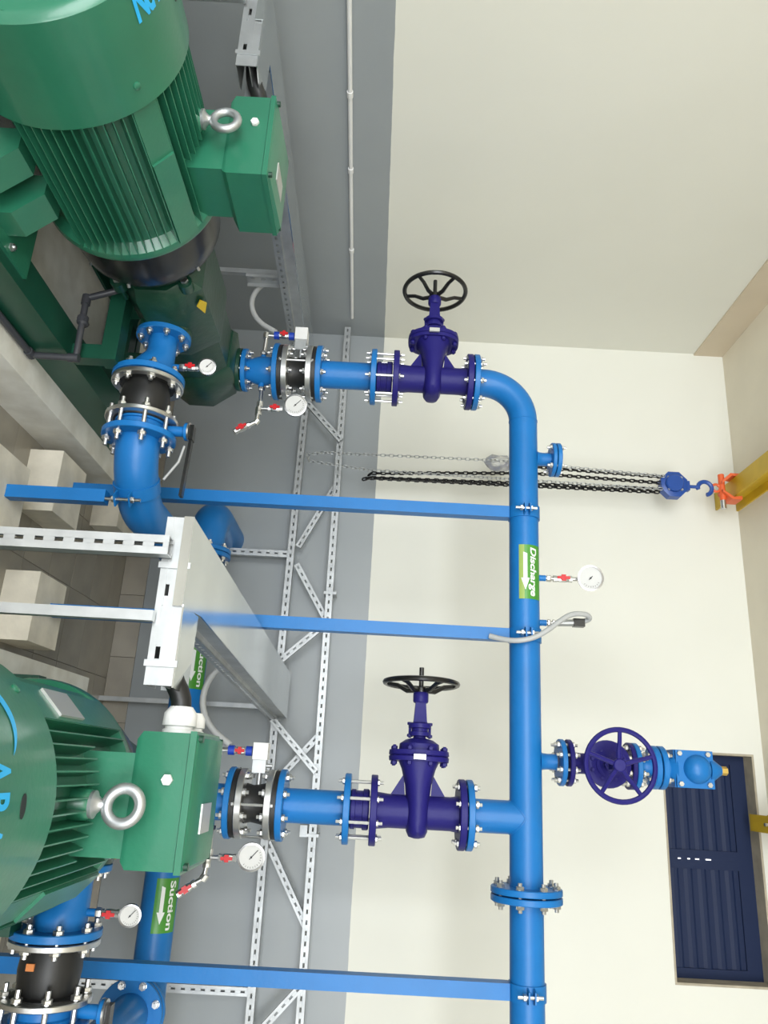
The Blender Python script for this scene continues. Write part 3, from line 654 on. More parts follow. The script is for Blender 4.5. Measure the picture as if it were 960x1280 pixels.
# gate valve
gv = thing('gate_valve', (LX, LY, 1.62), 'violet-blue gate valve whose black handwheel shows as an open oval', 'valve', 'gate valves')
VZ = 1.803
def gate_valve(gv, c, pax, sax, half, fr, thick, sc, mt, hw_mt, pipe_r, wheelR, stem_top=True, wave=0, fthick=.028):
    "c centre, pax pipe axis, sax stem direction; sc scales the stem side"
    c, pax, sax = V(c), V(pax).normalized(), V(sax).normalized(); e = pax.cross(sax)
    for s_ in (-1, 1):
        MB().cyl(c + pax * s_ * (half - fthick), c + pax * s_ * half, fr, 40, bev=.003).build('valve_flange', mt, gv)
    m = MB(); m.lathe(c - pax * (half - .01), pax, [(0, pipe_r * 1.12), (half * .35, pipe_r * 1.0), (half * 1.65, pipe_r * 1.0), (2 * half - .02, pipe_r * 1.12)], 32)
    # wedge body: stadium section across e and pax, along the stem
    loops = []
    for s_, a_, b_ in ((-.102, .012, .03), (-.096, .034, .062), (-.075, .044, .088), (-.03, .047, .098), (.04, .048, .1), (.11, .056, .094), (.17, .072, .09), (.205, .088, .092)):
        L = []
        for k in range(28):
            an = 2 * PI * k / 28; ca, sa = math.cos(an), math.sin(an)
            p_ = 2.6; ra = (abs(ca) ** p_ + abs(sa) ** p_) ** (-1 / p_)
            L.append(c + sax * s_ * sc + pax * ca * ra * a_ * sc + e * sa * ra * b_ * sc)
        loops.append(L)
    m.loft(loops); 
    for s_ in (-1, 1): m.prism([c + pax * s_ * .055 * sc + sax * pipe_r * .95, c + pax * s_ * .115 * sc + sax * pipe_r * .98, c + pax * s_ * .062 * sc + sax * .15 * sc], e * .012)
    m.build('valve_body', mt, gv)
    def stad(s_, a_, b_, n=36):
        L = []
        for k in range(n):
            an = 2 * PI * k / n; ca, sa = math.cos(an), math.sin(an); p_ = 2.3; ra = (abs(ca) ** p_ + abs(sa) ** p_) ** (-1 / p_)
            L.append(c + sax * s_ * sc + pax * ca * ra * a_ * sc + e * sa * ra * b_ * sc)
        return L
    m = MB(); m.loft([stad(.203, .128, .105), stad(.22, .13, .107), stad(.224, .126, .103)]); m.loft([stad(.226, .126, .103), stad(.230, .13, .107), stad(.247, .128, .105)])
    m.loft([stad(.246, .088, .08), stad(.275, .085, .076), stad(.292, .06, .055), stad(.30, .028, .028)]); bn = m.build('bonnet', mt, gv)
    for k in range(8):
        an = 2 * PI * (k + .5) / 8; q = c + sax * .225 * sc + pax * math.cos(an) * .116 * sc + e * math.sin(an) * .092 * sc
        mm = MB(); mm.cyl(q - sax * .042 * sc, q + sax * .042 * sc, .007 * sc, 8); mm.hexnut(q + sax * .03 * sc, sax, .013 * sc, .014 * sc); mm.hexnut(q - sax * .03 * sc, sax, .013 * sc, .014 * sc); mm.build('bonnet_bolt', mt, bn)
    m = MB(); m.lathe(c + sax * .295 * sc, sax, [(0, .028 * sc), (.012 * sc, .026 * sc), (.014 * sc, .045 * sc), (.03 * sc, .045 * sc), (.032 * sc, .036 * sc), (.045 * sc, .036 * sc), (.047 * sc, .05 * sc), (.064 * sc, .05 * sc), (.07 * sc, .04 * sc)], 20); m.build('gland_flange', mt, gv)
    for s_ in (-1, 1):
        m = MB(); q = c + sax * .33 * sc + pax * s_ * .043 * sc; m.cyl(q - sax * .03 * sc, q + sax * .035 * sc, .006 * sc, 8); m.hexnut(q + sax * .03 * sc, sax, .012 * sc, .012 * sc); m.hexnut(q - sax * .02 * sc, sax, .012 * sc, .012 * sc); m.build('gland_bolt', mt, gv)
    m = MB()
    m.lathe(c + sax * .36 * sc, sax, [(0, .044 * sc), (.012 * sc, .040 * sc), (.1 * sc, .031 * sc)], 4, a0=PI / 4)
    m.lathe(c + sax * .45 * sc, sax, [(0, .03 * sc), (.006 * sc, .034 * sc), (.04 * sc, .034 * sc), (.046 * sc, .03 * sc), (.05 * sc, .024 * sc)], 16)
    m.build('yoke', mt, gv, bevel=0)
    m = MB(); m.cyl(c + sax * .30 * sc, c + sax * (.605 if stem_top else .53) * sc, .0105 * sc, 12); m.build('stem', hw_mt if stem_top else mt, gv)
    handwheel(gv, c + sax * .535 * sc, sax, wheelR, (.0115 if stem_top else .012) * (wheelR / .158), hw_mt, 5, .03 * sc, wave=wave, ph=.3)
gate_valve(gv, (LX, LY, VZ), (0, 0, 1), (-1, .03, 0), .195, .138, 0, .98, NAVY, BLACKP, .066, .158)
m = MB(); m.box(LX - .235, LY - .10, VZ - .03, LX - .215, LY - .108, VZ + .03); m.b.free()
MB().box(-2.075, LY - .118, VZ - .028, -2.055, LY - .108, VZ + .022).build('tag_plate', PLATE, gv, smooth=False, label='small silver tag')
dup(gv, 'violet-blue gate valve whose black handwheel is seen edge-on')
# top flange + bolts belong to next spool: riser 1 has the elbow, riser 2 tees into the header
HZ, HR = 2.253, .0675
def topbolts(parent, lx): bolt_ring(parent, (lx, LY, 2.005), (0, 0, 1), .116, 8, .058, .0075)
hd = thing('discharge_header', (-1.2, LY, HZ), 'long blue discharge header pipe with welded outlets, crossing the room high up', 'pipe')
RE = .2
pts = [(LX, LY, 2.02)] + [(LX + RE - RE * math.cos(a), LY, HZ - RE + RE * math.sin(a)) for a in [PI / 2 * i / 14 for i in range(15)]] + [(-1.2, LY, HZ), (-.4, LY, HZ), (.41, LY, HZ)]
MB().tube(pts, HR, 44).build('pipe_run', BLUE, hd)
flange_disc('pipe_flange', (LX, LY, 2.016), (0, 0, 1), .026, .138, BLUE, hd); topbolts(hd, LX)
m = MB(); m.lathe((LX + DX, LY, 2.005), (0, 0, 1), [(0, .0655), (.165, .0655), (.2, .0655), (.25, .0655)], 40); m.torus((LX + DX, LY, HZ - .001), (0, 0, 1), .0, .0, 4, 4) if False else None
m.build('branch_pipe', BLUE, hd); flange_disc('pipe_flange', (LX + DX, LY, 2.016), (0, 0, 1), .026, .138, BLUE, hd); topbolts(hd, LX + DX)
# weld bead round the branch saddle
m = MB(); pts = []
for k in range(49):
    a = 2 * PI * k / 48; x_ = LX + DX + .0655 * math.cos(a); yl = .0655 * math.sin(a)
    pts.append((x_, LY - yl, HZ - math.sqrt(max(HR * HR - yl * yl, 0)) - .0))
m.tube(pts, .0035, 6); m.build('weld_bead', BLUE, hd)
m = MB(); m.ring((-1.648, LY, HZ), (-1.644, LY, HZ), HR + .002, HR - .002, 40); m.build('weld_bead', BLUE, hd)
for x_ in (-1.455, -.075):
    m = MB(); m.lathe((x_, LY, HZ + HR - .008), (0, 0, 1), [(0, .042), (.012, .034), (.03, .032), (.07, .032)], 28); m.build('outlet_pipe', BLUE, hd)
flange_disc('pipe_flange', (.422, LY, HZ), (1, 0, 0), .024, .143, BLUE, hd)
bolt_ring(hd, (.437, LY, HZ), (1, 0, 0), .12, 8, .056, .0085)
for x_ in (-.87, -.665): MB().cyl((x_, LY, HZ + HR - .006), (x_, LY, HZ + HR + .03), .014, 14).build('gauge_boss', BLUE, hd)
hd2 = thing('header_pipe', (1.2, LY, HZ), 'blue header pipe beyond the wide flange pair, running to the bottom edge of the photo', 'pipe')
MB().cyl((.45, LY, HZ), (2.6, LY, HZ), HR, 40).build('pipe_run', BLUE, hd2)
flange_disc('pipe_flange', (.452, LY, HZ), (1, 0, 0), .024, .143, BLUE, hd2)
# blind flange stub
bs = thing('blind_flange', (-1.455, LY, 2.4), 'blue blind flange closing the short outlet above the header, near the chain hoist', 'flange')
flange_disc('weld_neck_flange', (-1.455, LY, 2.392), (0, 0, 1), .018, .082, BLUE, bs); flange_disc('blind_plate', (-1.455, LY, 2.415), (0, 0, 1), .02, .082, BLUE, bs)
bolt_ring(bs, (-1.455, LY, 2.404), (0, 0, 1), .064, 4, .046, .0065); 
# stickers
def pipe_map(xc, yc, zc, r, phi0):
    def f(x, y):
        a = phi0 + y / r
        return V((xc + x, yc - math.cos(a) * r, zc + math.sin(a) * r))
    return f
def sticker(parent, word, xc, yc, zc, r, phi0, phi1, wid, lime=0, tsize=.05, tphi=50, aphi=20):
    p0, p1 = math.radians(phi0), math.radians(phi1)
    h = (p1 - p0) * r
    g = bmesh.new(); n = 14
    rows = [[g.verts.new((x_, h * k / n, 0)) for x_ in (-wid / 2, wid / 2)] for k in range(n + 1)]
    for a, c in zip(rows, rows[1:]): g.faces.new((a[0], a[1], c[1], c[0]))
    s = wrap(g, pipe_map(xc, yc, zc, r + .0012, p0)).build('label_sticker', STG, parent, label='green flow label reading ' + word)
    if lime:
        g = bmesh.new(); rows = [[g.verts.new((x_, h * .22 * k / 4, 0)) for x_ in (-wid / 2, wid / 2)] for k in range(5)]
        for a, c in zip(rows, rows[1:]): g.faces.new((a[0], a[1], c[1], c[0]))
        wrap(g, pipe_map(xc, yc, zc, r + .0018, p0)).build('label_stripe', STY, s)
    tb = text_mesh(word, tsize, bold=.0012, shear=.15 if word == 'Discharge' else 0)
    xs = [v.co.x for v in tb.verts]; k_ = wid * .9 / (max(xs) - min(xs)); mid = (max(xs) + min(xs)) / 2
    for v in tb.verts: v.co.x = (v.co.x - mid) * k_
    wrap(tb, pipe_map(xc, yc, zc, r + .0026, math.radians(tphi)), cuts_y=[-.01 + .004 * i for i in range(14)]).build('lettering', STW, s, smooth=False, label='white lettering ' + word)
    aw = .016
    ar = bmesh.new()
    L = wid * .3
    for quad in (((-wid * .36, -aw * .55), (wid * .12, -aw * .55), (wid * .12, aw * .55), (-wid * .33, aw * .55)), ((wid * .12, -aw * 1.2), (wid * .34, 0), (wid * .12, aw * 1.2))):
        ar.faces.new([ar.verts.new((x_, y_, 0)) for x_, y_ in quad])
    wrap(ar, pipe_map(xc, yc, zc, r + .0026, math.radians(aphi)), cuts_y=[-.016 + .004 * i for i in range(9)]).build('arrow', STW, s, smooth=False, label='white arrow')
sticker(hd, 'Discharge', -.881, LY, HZ, HR, -30, 66, .25, 1, .043, 14, -6)

# vent assembly on the header
vz = -.075
vv = thing('vent_gate_valve', (vz, LY, 2.43), 'small violet-blue gate valve with violet handwheel facing the camera', 'valve')
hdn = flange_disc('pipe_flange', (vz, LY, 2.402), (0, 0, 1), .02, .095, BLUE, hd)
VC = (vz, LY, 2.562)
gate_valve(vv, VC, (0, 0, 1), (.02, -1, -.02), .138, .095, 0, .60, NAVY, NAVY, .042, .132, stem_top=False, wave=30, fthick=.02)
bolt_ring(vv, (vz, LY, 2.418), (0, 0, 1), .076, 8, .054, .0065)
m = MB(); m.lathe((vz, VC[1] - .12, VC[2]), (0, -1, 0), [(0, .092), (.012, .094), (.024, .092), (.028, .07), (.045, .05), (.07, .03)], 32); m.build('round_bonnet', NAVY, vv)
vs_ = thing('vent_spool', (vz, LY, 2.71), 'short blue reducing spool between the small gate valve and the air valve', 'pipe')
flange_disc('pipe_flange', (vz, LY, 2.711), (0, 0, 1), .02, .095, BLUE, vs_)
m = MB(); m.lathe((vz, LY, 2.72), (0, 0, 1), [(0, .04), (.02, .034), (.04, .034), (.065, .05)], 28); m.build('reducer_body', BLUE, vs_)
flange_disc('pipe_flange', (vz, LY, 2.792), (0, 0, 1), .024, .088, BLUE, vs_)
bolt_ring(vs_, (vz, LY, 2.702), (0, 0, 1), .076, 8, .05, .0065)
av = thing('air_valve', (vz, LY, 2.81), 'blue air release valve with bolted square cover and brass outlet in front of the shutter', 'valve')
flange_disc('base_flange', (vz, LY, 2.822), (0, 0, 1), .024, .088, BLUE, av)
bolt_ring(av, (vz, LY, 2.807), (0, 0, 1), .068, 4, .056, .007)
m = MB(); m.lathe((vz, LY, 2.83), (0, 0, 1), [(0, .05), (.02, .05), (.045, .07)], 24); m.box(vz - .075, LY - .045, 2.865, vz + .075, LY + .07, 3.03); av_b = m.build('valve_body', BLUE, av, bevel=.012)
m = MB(); m.box(vz - .074, LY - .062, 2.868, vz + .074, LY - .046, 3.022); cvp = m.build('front_cover', BLUE, av, bevel=.006)
m = MB(); m.lathe((vz, LY - .06, 2.955), (0, -1, 0), [(0, .058), (.012, .056), (.03, .045), (.042, .025), (.045, .005)], 28); m.build('dome', BLUE, cvp)
for sx_ in (-1, 1):
    for z_ in (2.882, 3.0): MB().hexnut((vz + sx_ * .06, LY - .068, z_), (0, 1, 0), .011, .012).build('cover_bolt', STEEL, cvp)
m = MB(); m.lathe((vz, LY - .03, 3.01), (0, 0, 1), [(0, .05), (.02, .045), (.045, .026), (.055, .02)], 20); m.build('neck', BLUE, av)
m = MB(); m.lathe((vz, LY - .03, 3.062), (0, 0, 1), [(0, .018), (.028, .018), (.03, .014)], 6); m.build('outlet', BRASS, av, label='brass outlet')

# header gauge
hg = thing('header_gauge', (-.87, LY, 2.35), 'round pressure gauge with red cock on the header by the Discharge label', 'gauge')
m = MB(); m.cyl((-.87, LY, 2.349), (-.87, LY, 2.40), .009, 10); m.hexnut((-.87, LY, 2.365), (0, 0, 1), .016, .02); m.cyl((-.872, LY, 2.45), (-.874, LY, 2.50), .009, 10); m.build('nipple', STEEL, hg)
ball_valve(hg, (-.87, LY, 2.385), (-.872, LY, 2.47), .013)
gauge(hg, (-.876, LY - .02, 2.548), .056, None, facing=(.18, -1, -.1))
# sensor with grey hose
ps2 = thing('pressure_sensor', (-.665, LY, 2.35), 'pressure transmitter with grey flexible hose looping round the header', 'sensor')
m = MB(); m.cyl((-.665, LY, 2.349), (-.668, LY, 2.40), .009, 10); m.hexnut((-.665, LY, 2.362), (0, 0, 1), .017, .014); m.hexnut((-.667, LY, 2.384), (0, 0, 1), .015, .012); m.build('nipple', STEEL, ps2)
m = MB(); m.cyl((-.668, LY, 2.40), (-.672, LY, 2.475), .0155, 16); m.build('sensor_body', GALV, ps2)
m = MB(); m.box(-.69, LY - .018, 2.47, -.655, LY + .018, 2.52); m.build('plug', BLACKP, ps2, bevel=.004, label='black plug')
m = MB(); m.tube([(-.68, LY, 2.515), (-.69, LY - .02, 2.545), (-.705, LY - .05, 2.52), (-.70, LY - .07, 2.45), (-.66, LY - .09, 2.39), (-.61, LY - .11, 2.33), (-.575, LY - .11, 2.27), (-.56, LY - .10, 2.20), (-.57, LY - .07, 2.14), (-.585, LY - .05, 2.09)], .0115, 12, smooth=2); m.build('flexible_hose', LGREY, ps2)
# long header support posts
def hpost(x0, x1, y0, y1, label, strap=True):
    xc = (x0 + x1) / 2
    t = thing('header_support_post', (xc, LY, .15), label, 'support post', 'blue header posts')
    MB().box(x0, y0, .15, x1, y1, HZ - HR - .004).build('post', BLUE, t, bevel=.003, smooth=False)
    m = MB(); m.ring((xc - .03, LY, HZ), (xc + .03, LY, HZ), HR + .0065, HR + .0008, 44); st = m.build('strap', BLUE, t)
    for dz in (-.012, .012): MB().prism([(xc - .028, LY - HR - .003, HZ + dz - .003), (xc + .028, LY - HR - .003, HZ + dz - .003), (xc + .02, LY - HR - .042, HZ + dz - .003), (xc - .02, LY - HR - .042, HZ + dz - .003)], (0, 0, .006)).build('strap_ear', BLUE, st, smooth=False)
    bolt(st, (xc, LY - HR - .026, HZ - .005), (0, 0, 1), .036, .007, over=.02)
    return t
hpost(-1.2, -1.145, 3.372, 3.43, 'long blue square post behind the suction bend, topmost of the three in the photo')
hpost(-.628, -.574, 3.372, 3.43, 'long blue square post behind the cable tray, middle of the three')
hpost(.747, .805, 3.372, 3.43, 'long blue square post near the bottom edge of the photo')

# --- small fittings on each discharge reducer
sf = thing('gauge_branch', (LX + .09, LY, .96), 'steel fittings with dial gauge and two red cocks beside the upper riser', 'gauge', 'riser gauge branches')
m = MB(); Z0 = .966; Xr = LX + .19
m.hexnut((LX + .10, LY, Z0), (1, 0, 0), .017, .018); m.tube([(LX + .09, LY, Z0), (Xr, LY - .01, Z0 + .004), (Xr + .09, LY - .02, Z0 - .004), (Xr + .10, LY - .02, Z0 - .012), (Xr + .12, LY - .02, Z0 - .045)], .0095, 12)
for x_, z_, d_ in ((Xr, Z0 + .004, (1, 0, 0)), (Xr + .045, Z0, (1, 0, 0)), (Xr + .03, Z0 + .0, (1, 0, 0)), (Xr + .095, Z0 - .006, (1, 0, -.6))): m.lathe(V((x_, LY - .015, z_)) - V(d_) * .012, d_, [(0, .0155), (.024, .0155)], 8)
m.tube([(Xr + .02, LY - .012, Z0 + .004), (Xr + .02, LY - .012, Z0 + .05)], .0095, 10); m.build('pipe_fittings', STEEL, sf)
ball_valve(sf, (Xr + .02, LY - .012, Z0 + .045), (Xr + .018, LY - .012, Z0 + .115), .0125)
ball_valve(sf, (Xr + .115, LY - .02, Z0 - .035), (Xr + .16, LY - .03, Z0 - .10), .0125)
gauge(sf, (Xr + .006, LY - .03, Z0 + .178), .053, None, facing=(.15, -1, .1))
dup(sf, 'steel fittings with the larger-looking dial gauge beside the nearest terminal box')
av2 = thing('solenoid_branch', (LX - .09, LY, .96), 'fittings with white switch box and fully visible grey hose beside the upper riser', 'switch', 'riser switch branches')
m = MB(); Xs = LX - .205
m.hexnut((LX - .10, LY, .958), (1, 0, 0), .017, .018); m.tube([(LX - .09, LY, .958), (Xs + .012, LY, .962), (Xs, LY, .974), (Xs, LY, 1.09)], .0095, 12); m.lathe((Xs + .02, LY, .96), (-1, 0, 0), [(0, .015), (.03, .015)], 8); m.build('pipe_fittings', STEEL, av2)
for z0_ in (1.0, 1.075): m = MB(); m.lathe((Xs, LY, z0_), (0, 0, 1), [(0, .02), (.026, .02)], 14); m.build('union_nut', BLUEP, av2, label='blue union nut')
ball_valve(av2, (Xs, LY, 1.022), (Xs, LY, 1.08), .013)
m = MB(); m.box(Xs - .035, LY - .035, 1.108, Xs + .032, LY + .035, 1.17); sbx = m.build('switch_box', WHITE, av2, bevel=.004, label='white plastic switch box')
m = MB(); m.box(Xs + .03, LY - .025, 1.11, Xs + .085, LY + .025, 1.165); m.cyl((Xs + .055, LY, 1.165), (Xs + .055, LY, 1.19), .008, 10); m.tube([(Xs + .085, LY, 1.14), (LX - .075, LY, 1.14)], .011, 10); m.build('switch_base', GALV, av2, bevel=0)
m = MB(); m.tube([(Xs - .02, LY, 1.005), (Xs - .09, LY + .02, .90), (Xs - .2, LY + .03, .85), (Xs - .32, LY + .05, .88), (Xs - .36, LY + .06, .95), (Xs - .35, LY + .08, 1.02)], .0135, 12, smooth=2); m.build('flexible_hose', LGREY, av2)
dup(av2, 'fittings with white switch box directly behind the nearest terminal box')

# --- cable tray
def slotted(m, p0, p1, wv, dv, w=.041, d=.041, t=.003, pitch=.05, sl=.022, sw=.011, lips=True, inv=False):
    "strut channel: slotted face across wv, side walls along dv"
    p0, p1 = V(p0), V(p1); ax = (p1 - p0); L = ax.length; ax.normalize(); wv, dv = V(wv).normalized(), V(dv).normalized()
    n = max(1, int(L / pitch)); pit = L / n
    for s_ in (-1, 1):
        q = wv * s_ * (w / 2 - (w - sw) / 4)
        m.obox(p0 + q, p1 + q, wv, (w - sw) / 2, dv, t)
        q2 = wv * s_ * (w / 2 - t / 2) + dv * (d / 2)
        m.obox(p0 + q2, p1 + q2, wv, t, dv, d)
        if lips:
            q3 = wv * s_ * (w / 2 - .006) + dv * (d - t / 2); m.obox(p0 + q3, p1 + q3, wv, .012, dv, t)
    for k in range(n + 1):
        a = max(0, k * pit - (pit - sl) / 2); c = min(L, k * pit + (pit - sl) / 2)
        m.obox(p0 + ax * a, p0 + ax * c, wv, sw + .001, dv, t)
    return m
ct = thing('cable_tray', (-2.5, 2.2, 1.04), 'narrow-looking galvanized cable tray running behind the upper terminal box', 'cable tray', 'galvanized cable trays')
TZ0, TZ1 = 1.05, 1.100
# local geometry is laid out for set 1: x = set2 x - 2
def T(x, y): return (x - DX, y)
corn = [(-.655, 1.955), (-.385, 1.955), (-.385, 2.10), (-.335, 4.58), (-.572, 4.58)]
pl_ = [T(*c) for c in [(-.606, 1.93), (-.37, 1.93), (-.385, 2.15), (-.262, 4.6), (-.516, 4.6)]]
m = MB(); m.prism([(x, y, TZ1) for x, y in pl_], (0, 0, .004)); 
m.box(-.608 - DX, 1.926, TZ1 - .022, -.37 - DX, 1.93, TZ1 + .004)
m.build('tray_cover', TRAYM, ct, smooth=False)
m = MB()
m.obox((-.603 - DX, 1.94, (TZ0 + TZ1) / 2), (-.513 - DX, 4.6, (TZ0 + TZ1) / 2), (1, 0, 0), .003, (0, 0, 1), TZ1 - TZ0)
m.obox((-.388 - DX, 2.15, (TZ0 + TZ1) / 2), (-.265 - DX, 4.6, (TZ0 + TZ1) / 2), (1, 0, 0), .003, (0, 0, 1), TZ1 - TZ0)
m.prism([(x, y, TZ0) for x, y in pl_], (0, 0, .003))
m.box(-.606 - DX, 1.932, TZ0 - .018, -.48 - DX, 1.935, TZ1)
m.build('tray_body', GALV, ct, smooth=False)
# front run towards the terminal box: slotted lower side, cover above
m = MB(); slotted(m, (-.49 - DX, 1.935, TZ0 + .006), (-.172 - DX, 1.935, TZ0 + .006), (0, 0, 1), (0, 1, 0), w=.046, d=.10, pitch=.11, sl=.03, sw=.012, lips=False)
m.box(-.49 - DX, 1.934, TZ1 - .022, -.172 - DX, 1.937, TZ1 + .002); m.box(-.39 - DX, 2.07, TZ0 - .01, -.172 - DX, 2.073, TZ1 + .002)
m.build('tray_end_run', GALV, ct, smooth=False)
m = MB(); m.loft([[(-.375 - DX, 1.93, 1.103), (-.375 - DX, 2.10, 1.103), (-.375 - DX, 2.10, 1.107), (-.375 - DX, 1.93, 1.107)], [(-.25 - DX, 1.93, 1.103), (-.25 - DX, 2.10, 1.101), (-.25 - DX, 2.10, 1.105), (-.25 - DX, 1.93, 1.107)], [(-.168 - DX, 1.93, 1.103), (-.165 - DX, 2.13, 1.092), (-.165 - DX, 2.13, 1.096), (-.168 - DX, 1.93, 1.107)]]); m.build('tray_end_cover', TRAYM, ct, smooth=False)
for x_ in (-.475, -.225): m = MB(); m.box(x_ - .008 - DX, 1.927, TZ0 - .022, x_ + .008 - DX, 1.933, TZ1 + .010); m.build('splice_clip', GALV, ct, smooth=False)
m = MB(); slotted(m, (-.362 - DX, 2.30, TZ0 - .02), (-.245 - DX, 4.6, TZ0 - .02), (0, 0, 1), (-1, 0, 0), w=.04, d=.03, pitch=.045, sl=.02, sw=.012); m.build('slotted_channel', GALV, ct, smooth=False)
dup(ct, 'wide galvanized cable tray with shiny cover reaching to the nearest motor')
cb = MB().tube([(-2.12, 2.055, 1.105), (-2.16, 2.05, 1.10), (-2.20, 2.03, 1.078), (-2.26, 2.01, 1.072), (-2.36, 2.0, 1.071)], .0265, 16, smooth=1).build('power_cable', RUBBER, loc=(-2.17, 2.05, 1.1)); tag(cb, 'thick black cable entering the white gland at the top of the photo', 'cable', 'motor cables')
dup(cb, 'thick black cable entering the white gland of the nearest motor')
# legs under the tray ends
def strut_leg(x, y, z0, z1, label, slotside=True, w=.041):
    m = MB()
    if slotside: slotted(m, (x, y, z0), (x, y, z1), (1, 0, 0), (0, 1, 0), w=w, d=.041)
    else: m.box(x - .013, y, z0, x + .013, y + .026, z1)
    o = m.build('strut_post', GALV, smooth=False, loc=(x, y, z0)); tag(o, label, 'strut', 'galvanized strut posts'); return o
sl1 = strut_leg(-.515, 1.88, 0.0, 1.06, 'slotted galvanized post in front of the tray, with oblong holes', True, .05)
strut_leg(-.338, 1.90, 0.0, 1.04, 'thin galvanized post without holes at the left edge of the photo', False)
strut_leg(-2.45, 1.90, 0.0, 1.04, 'galvanized post at the very top edge of the photo', False)
strut_leg(-2.40, 3.36, 0, .998, 'thin galvanized post behind the pump at the top of the photo', False)
strut_leg(-.322, 4.612, 0, 1.035, 'thin galvanized post with black cap against the wall below the tray', False)
strut_leg(-1.235, 4.57, 0, 1.03, 'slotted galvanized post on the wall between the long blue posts', True)
strut_leg(1.115, 4.57, 0, 1.03, 'slotted galvanized post on the wall near the bottom edge of the photo', True)
m = MB(); m.cyl((-.322, 4.60, 1.038), (-.322, 4.60, 1.05), .02, 12); ob = m.build('post_cap', BLACKP, loc=(-.322, 4.6, 1.038)); tag(ob, 'small black cap on the thin wall post', 'cap')
# --- truss of slotted channels in front of the back wall
tr = thing('channel_truss', (-.8, 4.55, 1.05), 'galvanized truss of two slotted rails and zigzag braces along the back wall', 'truss')
YT = 4.545
def rail(x0, x1, z0, z1, y=YT): 
    m = MB(); slotted(m, (x0, y, z0), (x1, y, z1), (0, 0, 1), (0, 1, 0), w=.041, d=.041); m.build('rail', TRUSSM, tr, smooth=False)
rail(-2.84, .80, 1.288, 1.308); rail(.80, 2.2, 1.309, 1.315)
rail(-2.30, -.59, 1.050, 1.040); rail(-.25, 2.2, 1.042, 1.062)
for (a, c, yy) in (((-2.25, 1.06), (-1.99, 1.30), YT - .03), ((-1.29, 1.08), (-1.72, 1.29), YT + .045), ((-1.18, 1.08), (-.84, 1.29), YT + .045), ((-.57, 1.035), (-.80, 1.28), YT - .03), ((-.25, 1.03), (.02, 1.30), YT - .03), ((.10, 1.06), (-.17, 1.29), YT + .045), ((.40, 1.06), (.80, 1.30), YT + .045), ((1.32, 1.07), (1.06, 1.31), YT - .03)):
    p0 = V((a[0], yy, a[1])); p1 = V((c[0], yy, c[1])); dd = (p1 - p0).normalized()
    m = MB(); slotted(m, p0, p1, dd.cross(V((0, 1, 0))), (0, 1, 0), w=.036, d=.024, pitch=.045); m.build('brace', TRUSSM, tr, smooth=False)
for x_ in (-1.0, .35): MB().box(x_ - .008, YT - .006, 1.265, x_ + .008, YT + .1, 1.34).build('bracket', TRUSSM, tr, smooth=False)
m = MB(); m.box(.30, YT - .004, 1.235, .36, YT + .05, 1.275); m.build('bracket', TRUSSM, tr, smooth=False)
# left wall slotted bracket below tray 1
m = MB(); slotted(m, (-2.37, 3.38, .83), (-2.37, 3.38, 1.0), (.2, 1, 0), (1, 0, 0), w=.07, d=.02, pitch=.045, lips=False); o = m.build('slotted_bracket', TRUSSM, smooth=False, loc=(-2.37, 3.38, .83)); tag(o, 'short slotted bracket plate at the thin post behind the pump', 'bracket')
# surface conduit on the left wall
cd = thing('wall_conduit', (XL + .015, 2.4, 1.33), 'thin white conduit running along the grey side wall at the top of the photo', 'conduit')
MB().tube([(XL + .016, .5, 1.385), (XL + .016, 4.45, 1.318)], .0105, 12).build('conduit_tube', WHITE, cd)
for y_ in (2.66, 3.12, 3.75): MB().cyl((XL + .016, y_ - .015, 1.385 - (y_ - .5) * .01696), (XL + .016, y_ + .015, 1.3845 - (y_ - .5) * .01696), .0145, 12).build('coupling', WHITE, cd)

# --- suction header along the wall
SHY, SHZ, SHR = 4.12, .622, .084
sh = thing('suction_header', (0, SHY, SHZ), 'wide blue suction header running low along the grey back wall', 'pipe')
MB().cyl((-1.075, SHY, SHZ), (2.4, SHY, SHZ), SHR, 44).build('pipe_run', BLUE, sh)
flange_disc('pipe_flange', (-1.075, SHY, SHZ), (1, 0, 0), .024, .1425, BLUE, sh)
for x_ in (XBR, XBR + DX):
    m = MB(); m.cyl((x_, 3.9, SHZ), (x_, SHY, SHZ), SHR, 40); m.build('branch_pipe', BLUE, sh); flange_disc('pipe_flange', (x_, 3.889, SHZ), (0, 1, 0), .024, .1425, BLUE, sh)
sticker(sh, 'Suction', .652, SHY, SHZ, SHR, -2, 84, .235, 0, .044, 44, 22)
sticker(sh, 'Suction', -.47, SHY, SHZ, SHR, -2, 84, .235, 0, .044, 44, 22)
ie = thing('inlet_bend', (-1.27, SHY + .2, SHZ), 'blue inlet bend coming out of the grey wall into the suction header', 'pipe')
rb = .2; pts = [(-1.10, SHY, SHZ)] + [(-1.10 - .04 - rb * math.sin(a), SHY + rb - rb * math.cos(a), SHZ) for a in [PI / 2 * i / 10 for i in range(11)]] + [(-1.14 - rb, YB + .02, SHZ)]
MB().tube(pts, .1, 40).build('pipe_bend', BLUE, ie); flange_disc('pipe_flange', (-1.103, SHY, SHZ), (1, 0, 0), .024, .1425, BLUE, ie)
bolt_ring(ie, (-1.089, SHY, SHZ), (1, 0, 0), .12, 8, .054, .0085)

